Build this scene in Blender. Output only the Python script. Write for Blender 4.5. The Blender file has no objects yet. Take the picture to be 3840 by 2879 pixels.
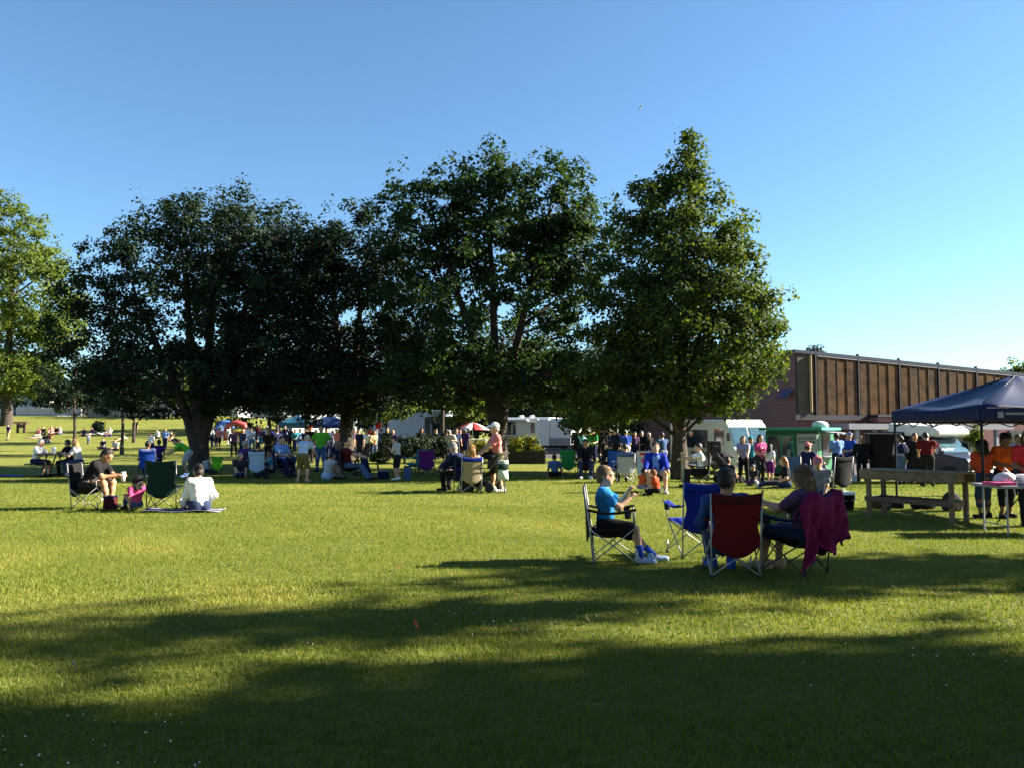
import bpy, math, random
import numpy as np
from mathutils import Vector, Matrix

# ------------------------------------------------------------------ camera, sky, sun, exposure
SC = bpy.context.scene
COL = SC.collection
R = math.radians
F_PX, CX, CY, HZ, CAMZ = 2950.0, 1920.0, 1439.5, 1612.0, 1.6     # photograph geometry (3840 x 2879)
cam_d = bpy.data.cameras.new('camera'); cam = bpy.data.objects.new('camera', cam_d); COL.objects.link(cam)
cam_d.sensor_width = 36.0; cam_d.lens = 36.0 * F_PX / 3840.0
cam_d.clip_start = 0.05; cam_d.clip_end = 3000.0
cam.location = (0, 0, CAMZ); cam.rotation_euler = (R(90) + math.atan((HZ - CY) / F_PX), 0, 0)
SC.camera = cam
SUN_EL, SUN_PHI = R(27.0), R(11.0)          # elevation; degrees behind the picture plane, sun on the right
sunv = Vector((math.cos(SUN_EL) * math.cos(SUN_PHI), math.cos(SUN_EL) * math.sin(SUN_PHI), math.sin(SUN_EL)))
W = bpy.data.worlds.new('World'); SC.world = W; W.use_nodes = True
_n = W.node_tree.nodes; _l = W.node_tree.links
_sky = _n.new('ShaderNodeTexSky'); _sky.sky_type = 'NISHITA'; _sky.sun_disc = False
_sky.sun_elevation = SUN_EL; _sky.sun_rotation = R(90) - SUN_PHI
_sky.altitude = 0.0; _sky.air_density = 1.0; _sky.dust_density = 0.2; _sky.ozone_density = 5.6
_bg = _n['Background']; _bg.inputs['Strength'].default_value = 0.05
_wb = _n.new('ShaderNodeMixRGB'); _wb.blend_type = 'MULTIPLY'; _wb.inputs[0].default_value = 1.0; _wb.inputs[2].default_value = (0.95, 1.0, 0.95, 1)   # camera white balance, even over the whole sky
_l.new(_sky.outputs[0], _wb.inputs[1]); _l.new(_wb.outputs[0], _bg.inputs['Color'])
_sd = bpy.data.lights.new('sun', 'SUN'); _sd.energy = 5.0; _sd.angle = R(0.5); _sd.color = (1.0, 0.9, 0.72)
_so = bpy.data.objects.new('sun', _sd); COL.objects.link(_so)
_so.rotation_euler = (-sunv).to_track_quat('-Z', 'Y').to_euler(); _so.location = (40, 5, 40)
SC.view_settings.view_transform = 'Standard'; SC.view_settings.look = 'None'
SC.view_settings.exposure = 2.27; SC.view_settings.gamma = 1.0
SC.render.engine = 'CYCLES'

# ------------------------------------------------------------------ helpers
def sm(t):
    t = np.clip(t, 0, 1); return t * t * (3 - 2 * t)
def gz(X, Y):
    X = np.asarray(X, float); Y = np.asarray(Y, float)
    s = X / np.maximum(Y, 1.0)
    t = np.clip((Y - 50) / 60, 0, 1)
    z = 3.6 * t ** 1.8 * sm((-0.12 - s) / 0.25)
    z = z - 0.5 * sm((Y - 18) / 22) * sm((s - 0.1) / 0.15)
    z = z + 0.02 * np.sin(X * 0.31 + 1.3) * np.sin(Y * 0.27) * sm((Y - 6) / 10)
    return z
def gzf(x, y): return float(gz(x, y))
def atp(px, D):
    """world point on the ground under picture column px at depth D"""
    x = (px - CX) / F_PX * D
    return (x, D, gzf(x, D))

def tag(o, label=None, cat=None, group=None, kind=None):
    if label: o['label'] = label
    if cat: o['category'] = cat
    if group: o['group'] = group
    if kind: o['kind'] = kind
    return o
def empty(name, loc, rz=0.0):
    o = bpy.data.objects.new(name, None); COL.objects.link(o)
    o.location = loc; o.rotation_euler = (0, 0, R(rz)); o.empty_display_size = 0.2
    return o
def mesh_np(name, V, Fc, smooth=True, mats=None, midx=None):
    V = np.asarray(V, np.float32); Fc = np.asarray(Fc, np.int32)
    me = bpy.data.meshes.new(name)
    n, k = Fc.shape
    me.vertices.add(len(V)); me.vertices.foreach_set('co', V.ravel())
    me.loops.add(n * k); me.loops.foreach_set('vertex_index', Fc.ravel())
    me.polygons.add(n)
    me.polygons.foreach_set('loop_start', np.arange(0, n * k, k, dtype=np.int32))
    try: me.polygons.foreach_set('loop_total', np.full(n, k, np.int32))
    except Exception: pass
    if smooth: me.polygons.foreach_set('use_smooth', np.ones(n, bool))
    if mats:
        for m in mats: me.materials.append(m)
    if midx is not None: me.polygons.foreach_set('material_index', np.asarray(midx, np.int32))
    me.update(calc_edges=True)
    return me
def link(name, me, parent=None, loc=(0, 0, 0), rz=0.0):
    o = bpy.data.objects.new(name, me); COL.objects.link(o)
    o.location = loc; o.rotation_euler = (0, 0, R(rz)); o.parent = parent
    return o
def dup_tree(src, parent=None):
    c = src.copy(); COL.objects.link(c); c.parent = parent
    for ch in list(src.children): dup_tree(ch, c)
    return c

class MB:
    """collects simple shapes, build() links them as one mesh object"""
    def __init__(s): s.v = []; s.f = []
    def add(s, vs, fs):
        b = len(s.v); s.v += [tuple(map(float, q)) for q in vs]; s.f += [tuple(b + i for i in q) for q in fs]; return s
    def box(s, c, d, rot=None):
        x, y, z = d[0] / 2, d[1] / 2, d[2] / 2
        vs = [Vector((a * x, b * y, e * z)) for e in (-1, 1) for a, b in ((-1, -1), (1, -1), (1, 1), (-1, 1))]
        if rot is not None: vs = [rot @ q for q in vs]
        vs = [q + Vector(c) for q in vs]
        return s.add(vs, [(3, 2, 1, 0), (4, 5, 6, 7), (0, 1, 5, 4), (1, 2, 6, 5), (2, 3, 7, 6), (3, 0, 4, 7)])
    def tube(s, pts, rad, n=8, cap=True):
        pts = [Vector(p) for p in pts]
        if not hasattr(rad, '__len__'): rad = [rad] * len(pts)
        vs = []; up = Vector((0.13, 0.21, 0.97))
        for i, p in enumerate(pts):
            d = (pts[min(i + 1, len(pts) - 1)] - pts[max(i - 1, 0)]).normalized()
            u = d.cross(up)
            if u.length < 1e-3: u = d.cross(Vector((1, 0, 0)))
            u.normalize(); w = d.cross(u)
            for k in range(n):
                a = 2 * math.pi * k / n
                vs.append(p + (u * math.cos(a) + w * math.sin(a)) * rad[i])
        fs = [(i * n + k, i * n + (k + 1) % n, (i + 1) * n + (k + 1) % n, (i + 1) * n + k) for i in range(len(pts) - 1) for k in range(n)]
        if cap:
            fs.append(tuple(range(n))[::-1]); m = (len(pts) - 1) * n; fs.append(tuple(range(m, m + n)))
        return s.add(vs, [tuple(reversed(q)) for q in fs])
    def lathe(s, c, prof, n=16):
        vs = [(c[0] + r * math.cos(2 * math.pi * k / n), c[1] + r * math.sin(2 * math.pi * k / n), c[2] + z) for r, z in prof for k in range(n)]
        fs = [(i * n + k, i * n + (k + 1) % n, (i + 1) * n + (k + 1) % n, (i + 1) * n + k) for i in range(len(prof) - 1) for k in range(n)]
        fs.append(tuple(range(n))[::-1]); m = (len(prof) - 1) * n; fs.append(tuple(range(m, m + n)))
        return s.add(vs, fs)
    def prism(s, prof, x0, x1):
        """profile in (y, z), extruded along x"""
        n = len(prof)
        vs = [(x0, y, z) for y, z in prof] + [(x1, y, z) for y, z in prof]
        fs = [tuple(range(n))[::-1], tuple(range(n, 2 * n))]
        fs += [(i, (i + 1) % n, n + (i + 1) % n, n + i) for i in range(n)]
        return s.add(vs, fs)
    def grid(s, fn, nu, nv):
        vs = [fn(i / nu, j / nv) for i in range(nu + 1) for j in range(nv + 1)]
        fs = [(i * (nv + 1) + j, (i + 1) * (nv + 1) + j, (i + 1) * (nv + 1) + j + 1, i * (nv + 1) + j + 1) for i in range(nu) for j in range(nv)]
        return s.add(vs, fs)
    def mesh(s, name, mat, smooth=False):
        me = bpy.data.meshes.new(name); me.from_pydata(s.v, [], s.f)
        if mat: me.materials.append(mat)
        if smooth:
            for p in me.polygons: p.use_smooth = True
        me.validate(); me.update()
        return me
    def build(s, name, mat, parent=None, smooth=False, bevel=0.0, solid=0.0, loc=(0, 0, 0), rz=0.0):
        import bmesh
        me = s.mesh(name, mat, smooth)
        bm = bmesh.new(); bm.from_mesh(me); bmesh.ops.recalc_face_normals(bm, faces=bm.faces); bm.to_mesh(me); bm.free()
        o = link(name, me, parent, loc, rz)
        if solid:
            m = o.modifiers.new('thick', 'SOLIDIFY'); m.thickness = solid; m.offset = 0
        if bevel:
            m = o.modifiers.new('bev', 'BEVEL'); m.width = bevel; m.segments = 2; m.limit_method = 'ANGLE'; m.angle_limit = R(35)
        return o

# ------------------------------------------------------------------ materials
MATS = {}
def mat(name, col, rough=0.7, var=0.12, scale=12.0, metal=0.0, spec=0.4, bump=0.0, bscale=60.0, trans=0.0):
    if name in MATS: return MATS[name]
    m = bpy.data.materials.new(name); m.use_nodes = True; nt = m.node_tree; N = nt.nodes; L = nt.links
    b = N['Principled BSDF']; b.inputs['Roughness'].default_value = rough; b.inputs['Metallic'].default_value = metal
    b.inputs['Specular IOR Level'].default_value = spec
    tc = N.new('ShaderNodeTexCoord'); no = N.new('ShaderNodeTexNoise'); no.inputs['Scale'].default_value = scale; no.inputs['Detail'].default_value = 5
    L.new(tc.outputs['Object'], no.inputs['Vector'])
    cr = N.new('ShaderNodeValToRGB')
    cr.color_ramp.elements[0].position = 0.3; cr.color_ramp.elements[1].position = 0.72
    cr.color_ramp.elements[0].color = tuple(max(0, c * (1 - var)) for c in col) + (1,)
    cr.color_ramp.elements[1].color = tuple(min(1, c * (1 + var)) for c in col) + (1,)
    L.new(no.outputs['Fac'], cr.inputs['Fac']); L.new(cr.outputs['Color'], b.inputs['Base Color'])
    if bump:
        n2 = N.new('ShaderNodeTexNoise'); n2.inputs['Scale'].default_value = bscale; n2.inputs['Detail'].default_value = 4
        L.new(tc.outputs['Object'], n2.inputs['Vector'])
        bp = N.new('ShaderNodeBump'); bp.inputs['Strength'].default_value = bump; bp.inputs['Distance'].default_value = 0.02
        L.new(n2.outputs['Fac'], bp.inputs['Height']); L.new(bp.outputs['Normal'], b.inputs['Normal'])
    if trans:
        t = N.new('ShaderNodeBsdfTranslucent'); mx = N.new('ShaderNodeMixShader'); mx.inputs[0].default_value = trans
        L.new(cr.outputs['Color'], t.inputs['Color']); L.new(b.outputs[0], mx.inputs[1]); L.new(t.outputs[0], mx.inputs[2])
        L.new(mx.outputs[0], N['Material Output'].inputs['Surface'])
    MATS[name] = m
    return m
PAL = dict(black=(.012, .012, .014), charcoal=(.03, .03, .035), grey=(.22, .22, .24), lgrey=(.42, .43, .46), white=(.75, .75, .76), offwhite=(.62, .6, .55),
    navy=(.012, .018, .06), royal=(.018, .05, .17), blue=(.02, .07, .38), cobalt=(.01, .028, .3), sky=(.16, .3, .62), lblue=(.33, .45, .66), teal=(.02, .22, .3), aqua=(.25, .62, .78),
    cyan=(.022, .2, .5), green=(.03, .24, .06), lime=(.1, .42, .025), dgreen=(.008, .03, .025), olive=(.12, .11, .05), khaki=(.3, .25, .16),
    red=(.42, .02, .02), dred=(.12, .008, .01), maroon=(.06, .009, .014), pink=(.55, .07, .2), salmon=(.55, .17, .17), magenta=(.24, .014, .1), purple=(.11, .014, .14), violet=(.04, .016, .13),
    mauve=(.1, .05, .11), orange=(.7, .11, .02), rust=(.5, .06, .02), tan=(.42, .3, .17), brown=(.1, .055, .03), denim=(.06, .11, .24), ddenim=(.025, .04, .09), lilac=(.3, .28, .42), yellow=(.7, .55, .1))
def fabric(c): return mat('fabric_' + c, PAL[c], 0.9, 0.14, 9.0, spec=0.15, bump=0.25, bscale=90)
SKIN = dict(fair=(.52, .3, .2), tan=(.42, .21, .12), pale=(.6, .37, .27), brown=(.2, .09, .045))
HAIR = dict(dark=(.012, .009, .008), brown=(.05, .026, .012), lbrown=(.14, .075, .03), blonde=(.34, .19, .07), grey=(.3, .29, .28), white=(.62, .6, .56), ginger=(.3, .11, .03), sandy=(.17, .11, .055))
def skin(c): return mat('skin_' + c, SKIN[c], 0.55, 0.08, 14, spec=0.35)
def hairm(c): return mat('hair_' + c, HAIR[c], 0.5, 0.35, 40, spec=0.4, bump=0.6, bscale=70)
M_EYE = mat('eye', (.02, .014, .012), 0.25)
M_LIP = mat('lip', (.32, .1, .08), 0.5)
M_TUBE = mat('chair_tube_dark', (.03, .032, .036), 0.35, spec=0.6)
M_STEEL = mat('chair_tube_grey', (.36, .36, .37), 0.38, metal=0.3)
M_RUBBER = mat('rubber', (.02, .02, .02), 0.8)
M_GLASS = mat('dark_glass', (.02, .03, .045), 0.08, 0.2, spec=0.8)
M_BLUEGLASS = mat('windscreen_glass', (.06, .12, .16), 0.06, 0.3, 3, spec=0.9)
M_WPAINT = mat('white_paint', (.78, .78, .76), 0.4, 0.05, 2.0)
M_GPAINT = mat('grey_paint', (.3, .31, .33), 0.5, 0.1, 3.0)
M_BPAINT = mat('black_paint', (.008, .008, .01), 0.45, 0.3, 3.0, spec=.12)
M_CHROME = mat('bright_metal', (.6, .6, .62), 0.25, metal=0.9)
M_LAMP = mat('headlight_glass', (.7, .72, .74), 0.1, spec=0.8)
M_BARK = mat('bark', (.05, .038, .03), 0.95, 0.45, 6.0, bump=0.9, bscale=14)
M_BARK2 = mat('bark_grey', (.055, .045, .038), 0.95, 0.4, 6.0, bump=0.9, bscale=16)

def attr_mat(name, c0, c1, c2, trans=0.35, rough=0.65, spec=0.16, tcol=None):
    """leaf and grass shader: colour varies per leaf (attribute rnd), part of the light passes through"""
    m = bpy.data.materials.new(name); m.use_nodes = True; nt = m.node_tree; N = nt.nodes; L = nt.links
    b = N['Principled BSDF']; b.inputs['Roughness'].default_value = rough; b.inputs['Specular IOR Level'].default_value = spec
    a = N.new('ShaderNodeAttribute'); a.attribute_name = 'rnd'
    cr = N.new('ShaderNodeValToRGB'); e = cr.color_ramp.elements
    e[0].position = 0.0; e[0].color = c0 + (1,); e[1].position = 1.0; e[1].color = c2 + (1,)
    k = e.new(0.5); k.color = c1 + (1,)
    L.new(a.outputs['Fac'], cr.inputs['Fac']); L.new(cr.outputs['Color'], b.inputs['Base Color'])
    t = N.new('ShaderNodeBsdfTranslucent'); mx = N.new('ShaderNodeMixShader'); mx.inputs[0].default_value = trans
    mc = N.new('ShaderNodeMixRGB'); mc.blend_type = 'MULTIPLY'; mc.inputs[0].default_value = 1.0; mc.inputs[2].default_value = (tcol or (1.5, 1.45, 0.5)) + (1,)
    L.new(cr.outputs['Color'], mc.inputs[1]); L.new(mc.outputs[0], t.inputs['Color'])
    L.new(b.outputs[0], mx.inputs[1]); L.new(t.outputs[0], mx.inputs[2]); L.new(mx.outputs[0], N['Material Output'].inputs['Surface'])
    return m
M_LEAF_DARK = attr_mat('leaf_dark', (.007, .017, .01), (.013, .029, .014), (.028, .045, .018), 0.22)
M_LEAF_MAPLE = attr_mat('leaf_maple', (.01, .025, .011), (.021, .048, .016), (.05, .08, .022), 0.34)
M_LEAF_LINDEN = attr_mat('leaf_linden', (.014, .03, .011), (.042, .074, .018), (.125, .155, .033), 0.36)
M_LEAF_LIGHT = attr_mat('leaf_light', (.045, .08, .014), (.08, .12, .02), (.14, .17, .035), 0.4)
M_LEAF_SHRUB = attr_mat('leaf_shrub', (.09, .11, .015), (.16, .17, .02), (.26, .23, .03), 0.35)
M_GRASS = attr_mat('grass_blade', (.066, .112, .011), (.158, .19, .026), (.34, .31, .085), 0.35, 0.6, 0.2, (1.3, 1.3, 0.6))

def ground_mat():
    m = bpy.data.materials.new('lawn'); m.use_nodes = True; nt = m.node_tree; N = nt.nodes; L = nt.links
    b = N['Principled BSDF']; b.inputs['Roughness'].default_value = 0.95; b.inputs['Specular IOR Level'].default_value = 0.08
    tc = N.new('ShaderNodeTexCoord')
    def noise(s, d=5, r=0.6):
        n = N.new('ShaderNodeTexNoise'); n.inputs['Scale'].default_value = s; n.inputs['Detail'].default_value = d; n.inputs['Roughness'].default_value = r
        L.new(tc.outputs['Object'], n.inputs['Vector']); return n
    big = noise(0.35, 4); mid = noise(2.2, 6, 0.7); fine = noise(26, 6, 0.8)
    r1 = N.new('ShaderNodeValToRGB'); r1.color_ramp.elements[0].position = .32; r1.color_ramp.elements[1].position = .7
    r1.color_ramp.elements[0].color = (.108, .14, .018, 1); r1.color_ramp.elements[1].color = (.21, .218, .05, 1)
    L.new(big.outputs['Fac'], r1.inputs['Fac'])
    r2 = N.new('ShaderNodeValToRGB'); r2.color_ramp.elements[0].position = .3; r2.color_ramp.elements[1].position = .72
    r2.color_ramp.elements[0].color = (.098, .12, .017, 1); r2.color_ramp.elements[1].color = (.265, .25, .074, 1)
    L.new(mid.outputs['Fac'], r2.inputs['Fac'])
    m1 = N.new('ShaderNodeMixRGB'); m1.inputs[0].default_value = 0.5; L.new(r1.outputs[0], m1.inputs[1]); L.new(r2.outputs[0], m1.inputs[2])
    r3 = N.new('ShaderNodeValToRGB'); r3.color_ramp.elements[0].position = .3; r3.color_ramp.elements[1].position = .7
    r3.color_ramp.elements[0].color = (.5, .5, .5, 1); r3.color_ramp.elements[1].color = (1.35, 1.35, 1.3, 1)
    L.new(fine.outputs['Fac'], r3.inputs['Fac'])
    m2 = N.new('ShaderNodeMixRGB'); m2.blend_type = 'MULTIPLY'; m2.inputs[0].default_value = 1.0
    L.new(m1.outputs[0], m2.inputs[1]); L.new(r3.outputs[0], m2.inputs[2]); L.new(m2.outputs[0], b.inputs['Base Color'])
    bp = N.new('ShaderNodeBump'); bp.inputs['Strength'].default_value = 0.9; bp.inputs['Distance'].default_value = 0.05
    L.new(fine.outputs['Fac'], bp.inputs['Height']); L.new(bp.outputs['Normal'], b.inputs['Normal'])
    return m
def brick_mat(name, c1, c2, mortar, s=1.0):
    m = bpy.data.materials.new(name); m.use_nodes = True; nt = m.node_tree; N = nt.nodes; L = nt.links
    b = N['Principled BSDF']; b.inputs['Roughness'].default_value = 0.9
    tc = N.new('ShaderNodeTexCoord'); mp = N.new('ShaderNodeMapping'); mp.inputs['Rotation'].default_value = (R(90), 0, 0)
    L.new(tc.outputs['Object'], mp.inputs['Vector'])
    br = N.new('ShaderNodeTexBrick'); br.inputs['Scale'].default_value = s; br.inputs['Brick Width'].default_value = .2; br.inputs['Row Height'].default_value = .075; br.inputs['Mortar Size'].default_value = .008
    br.inputs['Color1'].default_value = c1 + (1,); br.inputs['Color2'].default_value = c2 + (1,); br.inputs['Mortar'].default_value = mortar + (1,)
    L.new(mp.outputs[0], br.inputs['Vector']); L.new(br.outputs['Color'], b.inputs['Base Color'])
    return m

# ------------------------------------------------------------------ the ground
def axis(lo, hi, fine_lo, fine_hi, step, grow=1.16):
    a = list(np.arange(fine_lo, fine_hi + 1e-6, step))
    s = step
    while a[-1] < hi: s *= grow; a.append(a[-1] + s)
    s = step; b = []
    x = fine_lo
    while x > lo: s *= grow; x -= s; b.append(x)
    return np.array(b[::-1] + a)
gx = axis(-600, 600, -70, 40, 1.0); gy = axis(-60, 900, 0, 120, 1.0)
GX, GY = np.meshgrid(gx, gy, indexing='ij')
GV = np.stack([GX, GY, gz(GX, GY)], -1).reshape(-1, 3)
nI, nJ = len(gx), len(gy)
ii, jj = np.meshgrid(np.arange(nI - 1), np.arange(nJ - 1), indexing='ij')
q = (ii * nJ + jj).ravel()
M_LAWN = ground_mat()
lawn = link('lawn', mesh_np('lawn', GV, np.stack([q, q + nJ, q + nJ + 1, q + 1], -1), True, [M_LAWN]))
tag(lawn, 'mown park lawn in low evening sun', kind='structure')

def drape(name, pts_fn, nu, nv, m, lift=0.012, kind='structure'):
    mb = MB()
    def fn(u, v):
        x, y = pts_fn(u, v); return (x, y, gzf(x, y) + lift)
    mb.grid(fn, nu, nv); o = mb.build(name, m, None, True); tag(o, kind=kind); return o
M_ASPH = mat('asphalt', (.05, .05, .052), 0.9, 0.25, 5, bump=0.4, bscale=120)
drape('parking_lot', lambda u, v: (-14 + 62 * u, 36.5 + 26 * v + 3.0 * (u < .42) * 3), 60, 26, M_ASPH)
drape('street', lambda u, v: (-75 + 60 * u, 112 + 7 * v), 40, 6, M_ASPH)

# ------------------------------------------------------------------ trees
def leaf_mesh(name, P, size, seed, m, up=0.35, out=None, tint=None):
    """P: leaf centres; each leaf a folded rhombus of two triangles pairs"""
    rng = np.random.default_rng(seed); n = len(P)
    nrm = rng.normal(size=(n, 3)); nrm /= np.linalg.norm(nrm, axis=1)[:, None]
    nrm *= .75; nrm[:, 2] = nrm[:, 2] + up
    if out is not None: nrm += out
    nrm /= np.linalg.norm(nrm, axis=1)[:, None] + 1e-9
    t = np.cross(nrm, rng.normal(size=(n, 3))); t /= np.linalg.norm(t, axis=1)[:, None] + 1e-9
    w = np.cross(nrm, t)
    s = (size * rng.uniform(0.5, 1.5, n))[:, None]
    fold = 0.22 * s * nrm
    a = P - t * s * 0.6; c = P + t * s * 0.6
    b = P + w * s * 0.42 + fold; d = P - w * s * 0.42 + fold
    V = np.stack([a, b, c, d], 1).reshape(-1, 3)
    i = np.arange(n)[:, None] * 4
    T = np.concatenate([i + np.array([[0, 1, 2]]), i + np.array([[0, 2, 3]])], 1).reshape(-1, 3)
    me = mesh_np(name, V, T, False, [m])
    at = me.attributes.new('rnd', 'FLOAT', 'FACE')
    r = rng.uniform(0, 1, n) * 0.6 + (tint if tint is not None else rng.uniform(0, 1, n)) * 0.4
    at.data.foreach_set('value', np.repeat(r, 2).astype(np.float32))
    return me

def in_ell(rng, e, n, shell):
    """points in an ellipsoid, biased to its shell"""
    d = rng.normal(size=(n, 3)); d /= np.linalg.norm(d, axis=1)[:, None]
    r = rng.uniform(shell, 1.0, n) ** 0.6
    return np.array(e[:3]) + d * r[:, None] * np.array(e[3:6])

def tree(name, label, X, Y, crown, n_clump, per, rc, leaf, m_leaf, trunk, seed, cat='tree', group=None, limbs=12, bark=None, fork=2.5, base_z=None,
         shell=0.35, stems=None, up=0.35, flat=0.7, tips=0, sink=0.15):
    """crown: list of (x, y, z, rx, ry, rz, weight) ellipsoids in metres from the trunk base"""
    rng = np.random.default_rng(seed); rnd = random.Random(seed)
    z0 = (gzf(X, Y) if base_z is None else base_z)
    root = empty(name, (X, Y, z0)); tag(root, label, cat, group)
    wts = np.array([c[6] for c in crown], float); wts /= wts.sum()
    cl = []
    for c, w in zip(crown, wts):
        cl.append(in_ell(rng, c, max(1, int(round(n_clump * w))), shell))
    cl = np.concatenate(cl)
    if tips:                                               # loose sprays that break the outline
        t = []
        for c, w in zip(crown, wts):
            k = max(1, int(tips * w)); d = rng.normal(size=(k, 3)); d[:, 2] = np.abs(d[:, 2]) * .9 + .1; d /= np.linalg.norm(d, axis=1)[:, None]
            t.append(np.array(c[:3]) + d * np.array(c[3:6]) * rng.uniform(0.98, 1.16, (k, 1)))
        t = np.concatenate(t)
    bk = bark or M_BARK
    # wood: stems, limbs to spread-out clumps, twigs to the rest
    mb = MB(); r0 = trunk
    cen = np.average(np.array([c[:3] for c in crown]), axis=0, weights=wts)
    top = max(c[2] + c[5] for c in crown)
    stems = stems or [(cen[0] * .6, cen[1] * .6, top * 0.86)]
    joints = []
    for (sx, sy, sz) in stems:
        pts = []; rad = []
        for k in range(9):
            f = k / 8
            zf = f * sz
            g = max(0.0, (zf - fork * .5) / (sz - fork * .5)) ** 1.15
            pts.append((sx * g + rnd.uniform(-.05, .05) * f * 2, sy * g + rnd.uniform(-.05, .05) * f * 2, zf - (sink if k == 0 else 0)))
            rad.append(max(.02, r0 * (1.35 if k == 0 else 1.0) * (1 - f) ** 0.75 * (1 if len(stems) == 1 or zf < fork else .72) + .015))
        mb.tube(pts, rad, 9, False)
        joints += [(Vector(p), rr) for p, rr in zip(pts, rad) if p[2] > fork * .8]
    order = list(range(len(cl))); rnd.shuffle(order)
    lim = []
    for i in order[:limbs]:
        tgt = Vector(cl[i])
        cand = [(p, rr) for p, rr in joints if p.z < tgt.z - 0.25 * (Vector((p.x, p.y, 0)) - Vector((tgt.x, tgt.y, 0))).length * .6] or joints[:1]
        p, rr = min(cand, key=lambda q: (q[0] - tgt).length)
        mid = p.lerp(tgt, .5) + Vector((rnd.uniform(-.3, .3), rnd.uniform(-.3, .3), .12 * (tgt - p).length))
        rb = min(rr * .55, .02 + .022 * (tgt - p).length)
        pts = [p, p.lerp(mid, .55) + Vector((0, 0, .02)), mid, mid.lerp(tgt, .55), tgt]
        rad = [rb, rb * .8, rb * .6, rb * .42, .012]
        mb.tube(pts, rad, 6, False); lim += list(zip(pts[1:], rad[1:]))
    allj = lim + joints
    JP = np.array([tuple(p) for p, _ in allj])
    for i in order[limbs:limbs + 220]:
        tgt = cl[i]; k = int(np.argmin(((JP - tgt) ** 2).sum(1) + 4.0 * np.maximum(0, JP[:, 2] - tgt[2]) ** 2))
        p = Vector(JP[k]); tg = Vector(tgt); md = p.lerp(tg, .5) + Vector((rnd.uniform(-.15, .15), rnd.uniform(-.15, .15), .1))
        mb.tube([p, md, tg], [min(.03, allj[k][1]), .018, .008], 4, False)
    mb.build('trunk', bk, root, True)
    # leaves
    n = len(cl); cnt = rng.integers(int(per * .6), int(per * 1.4) + 1, n)
    idx = np.repeat(np.arange(n), cnt)
    off = rng.normal(size=(len(idx), 3)); off /= np.linalg.norm(off, axis=1)[:, None]; off *= (rng.uniform(0, 1, len(idx)) ** 0.5)[:, None]
    rcs = rc * rng.uniform(.6, 1.35, n)
    P = cl[idx] + off * rcs[idx][:, None] * np.array([1, 1, flat])
    tint = rng.uniform(0, 1, n)[idx]
    if tips:
        k2 = max(6, per // 4); ix = np.repeat(np.arange(len(t)), k2)
        P2 = t[ix] + rng.normal(size=(len(ix), 3)) * rc * .3 * np.array([.8, .8, 1.2])
        P = np.concatenate([P, P2]); tint = np.concatenate([tint, rng.uniform(0, 1, len(t))[ix]])
    keep = P[:, 2] > 0.25; P = P[keep]; tint = tint[keep]
    out = P - cen; out /= np.linalg.norm(out, axis=1)[:, None] + 1e-6
    full = np.concatenate([off, np.zeros((len(keep) - len(off), 3))])[keep]; out = .45 * out + .75 * full
    link('crown', leaf_mesh('crown', P, leaf, seed + 1, m_leaf, up, out, tint), root)
    return root
def pxm(D): return F_PX / D

# the row of big trees: left multi-stemmed one, two maples, the conical one
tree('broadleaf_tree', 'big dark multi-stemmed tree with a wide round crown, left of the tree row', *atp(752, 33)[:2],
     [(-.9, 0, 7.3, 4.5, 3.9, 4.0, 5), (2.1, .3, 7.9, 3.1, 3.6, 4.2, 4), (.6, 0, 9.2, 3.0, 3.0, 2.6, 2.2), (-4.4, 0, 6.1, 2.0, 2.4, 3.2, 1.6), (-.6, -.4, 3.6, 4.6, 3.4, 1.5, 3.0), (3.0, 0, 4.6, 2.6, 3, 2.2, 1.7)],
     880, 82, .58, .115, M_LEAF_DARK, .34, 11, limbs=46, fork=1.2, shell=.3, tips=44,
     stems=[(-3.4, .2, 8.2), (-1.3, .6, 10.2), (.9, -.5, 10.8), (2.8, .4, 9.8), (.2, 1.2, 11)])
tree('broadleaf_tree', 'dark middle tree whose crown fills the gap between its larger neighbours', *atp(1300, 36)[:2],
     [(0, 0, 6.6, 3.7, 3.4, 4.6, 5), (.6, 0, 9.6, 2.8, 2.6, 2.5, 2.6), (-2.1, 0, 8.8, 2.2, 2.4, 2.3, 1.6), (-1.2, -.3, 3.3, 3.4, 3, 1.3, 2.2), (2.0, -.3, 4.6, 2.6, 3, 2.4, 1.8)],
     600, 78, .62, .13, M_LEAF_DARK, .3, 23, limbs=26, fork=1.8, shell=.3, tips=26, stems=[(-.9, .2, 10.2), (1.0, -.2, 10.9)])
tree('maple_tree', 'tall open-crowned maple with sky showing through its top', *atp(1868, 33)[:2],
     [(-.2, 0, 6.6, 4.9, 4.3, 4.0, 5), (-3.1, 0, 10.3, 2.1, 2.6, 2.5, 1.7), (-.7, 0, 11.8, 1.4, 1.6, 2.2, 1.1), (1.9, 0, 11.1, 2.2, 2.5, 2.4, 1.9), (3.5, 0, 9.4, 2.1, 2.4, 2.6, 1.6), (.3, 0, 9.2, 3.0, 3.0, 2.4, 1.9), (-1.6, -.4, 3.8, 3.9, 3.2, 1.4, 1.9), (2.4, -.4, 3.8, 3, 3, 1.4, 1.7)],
     900, 62, .55, .145, M_LEAF_MAPLE, .34, 37, limbs=44, fork=2.6, shell=.3, tips=46, stems=[(-.5, 0, 12.9), (-3.0, .3, 11.4), (2.4, -.3, 11.8)])
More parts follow.
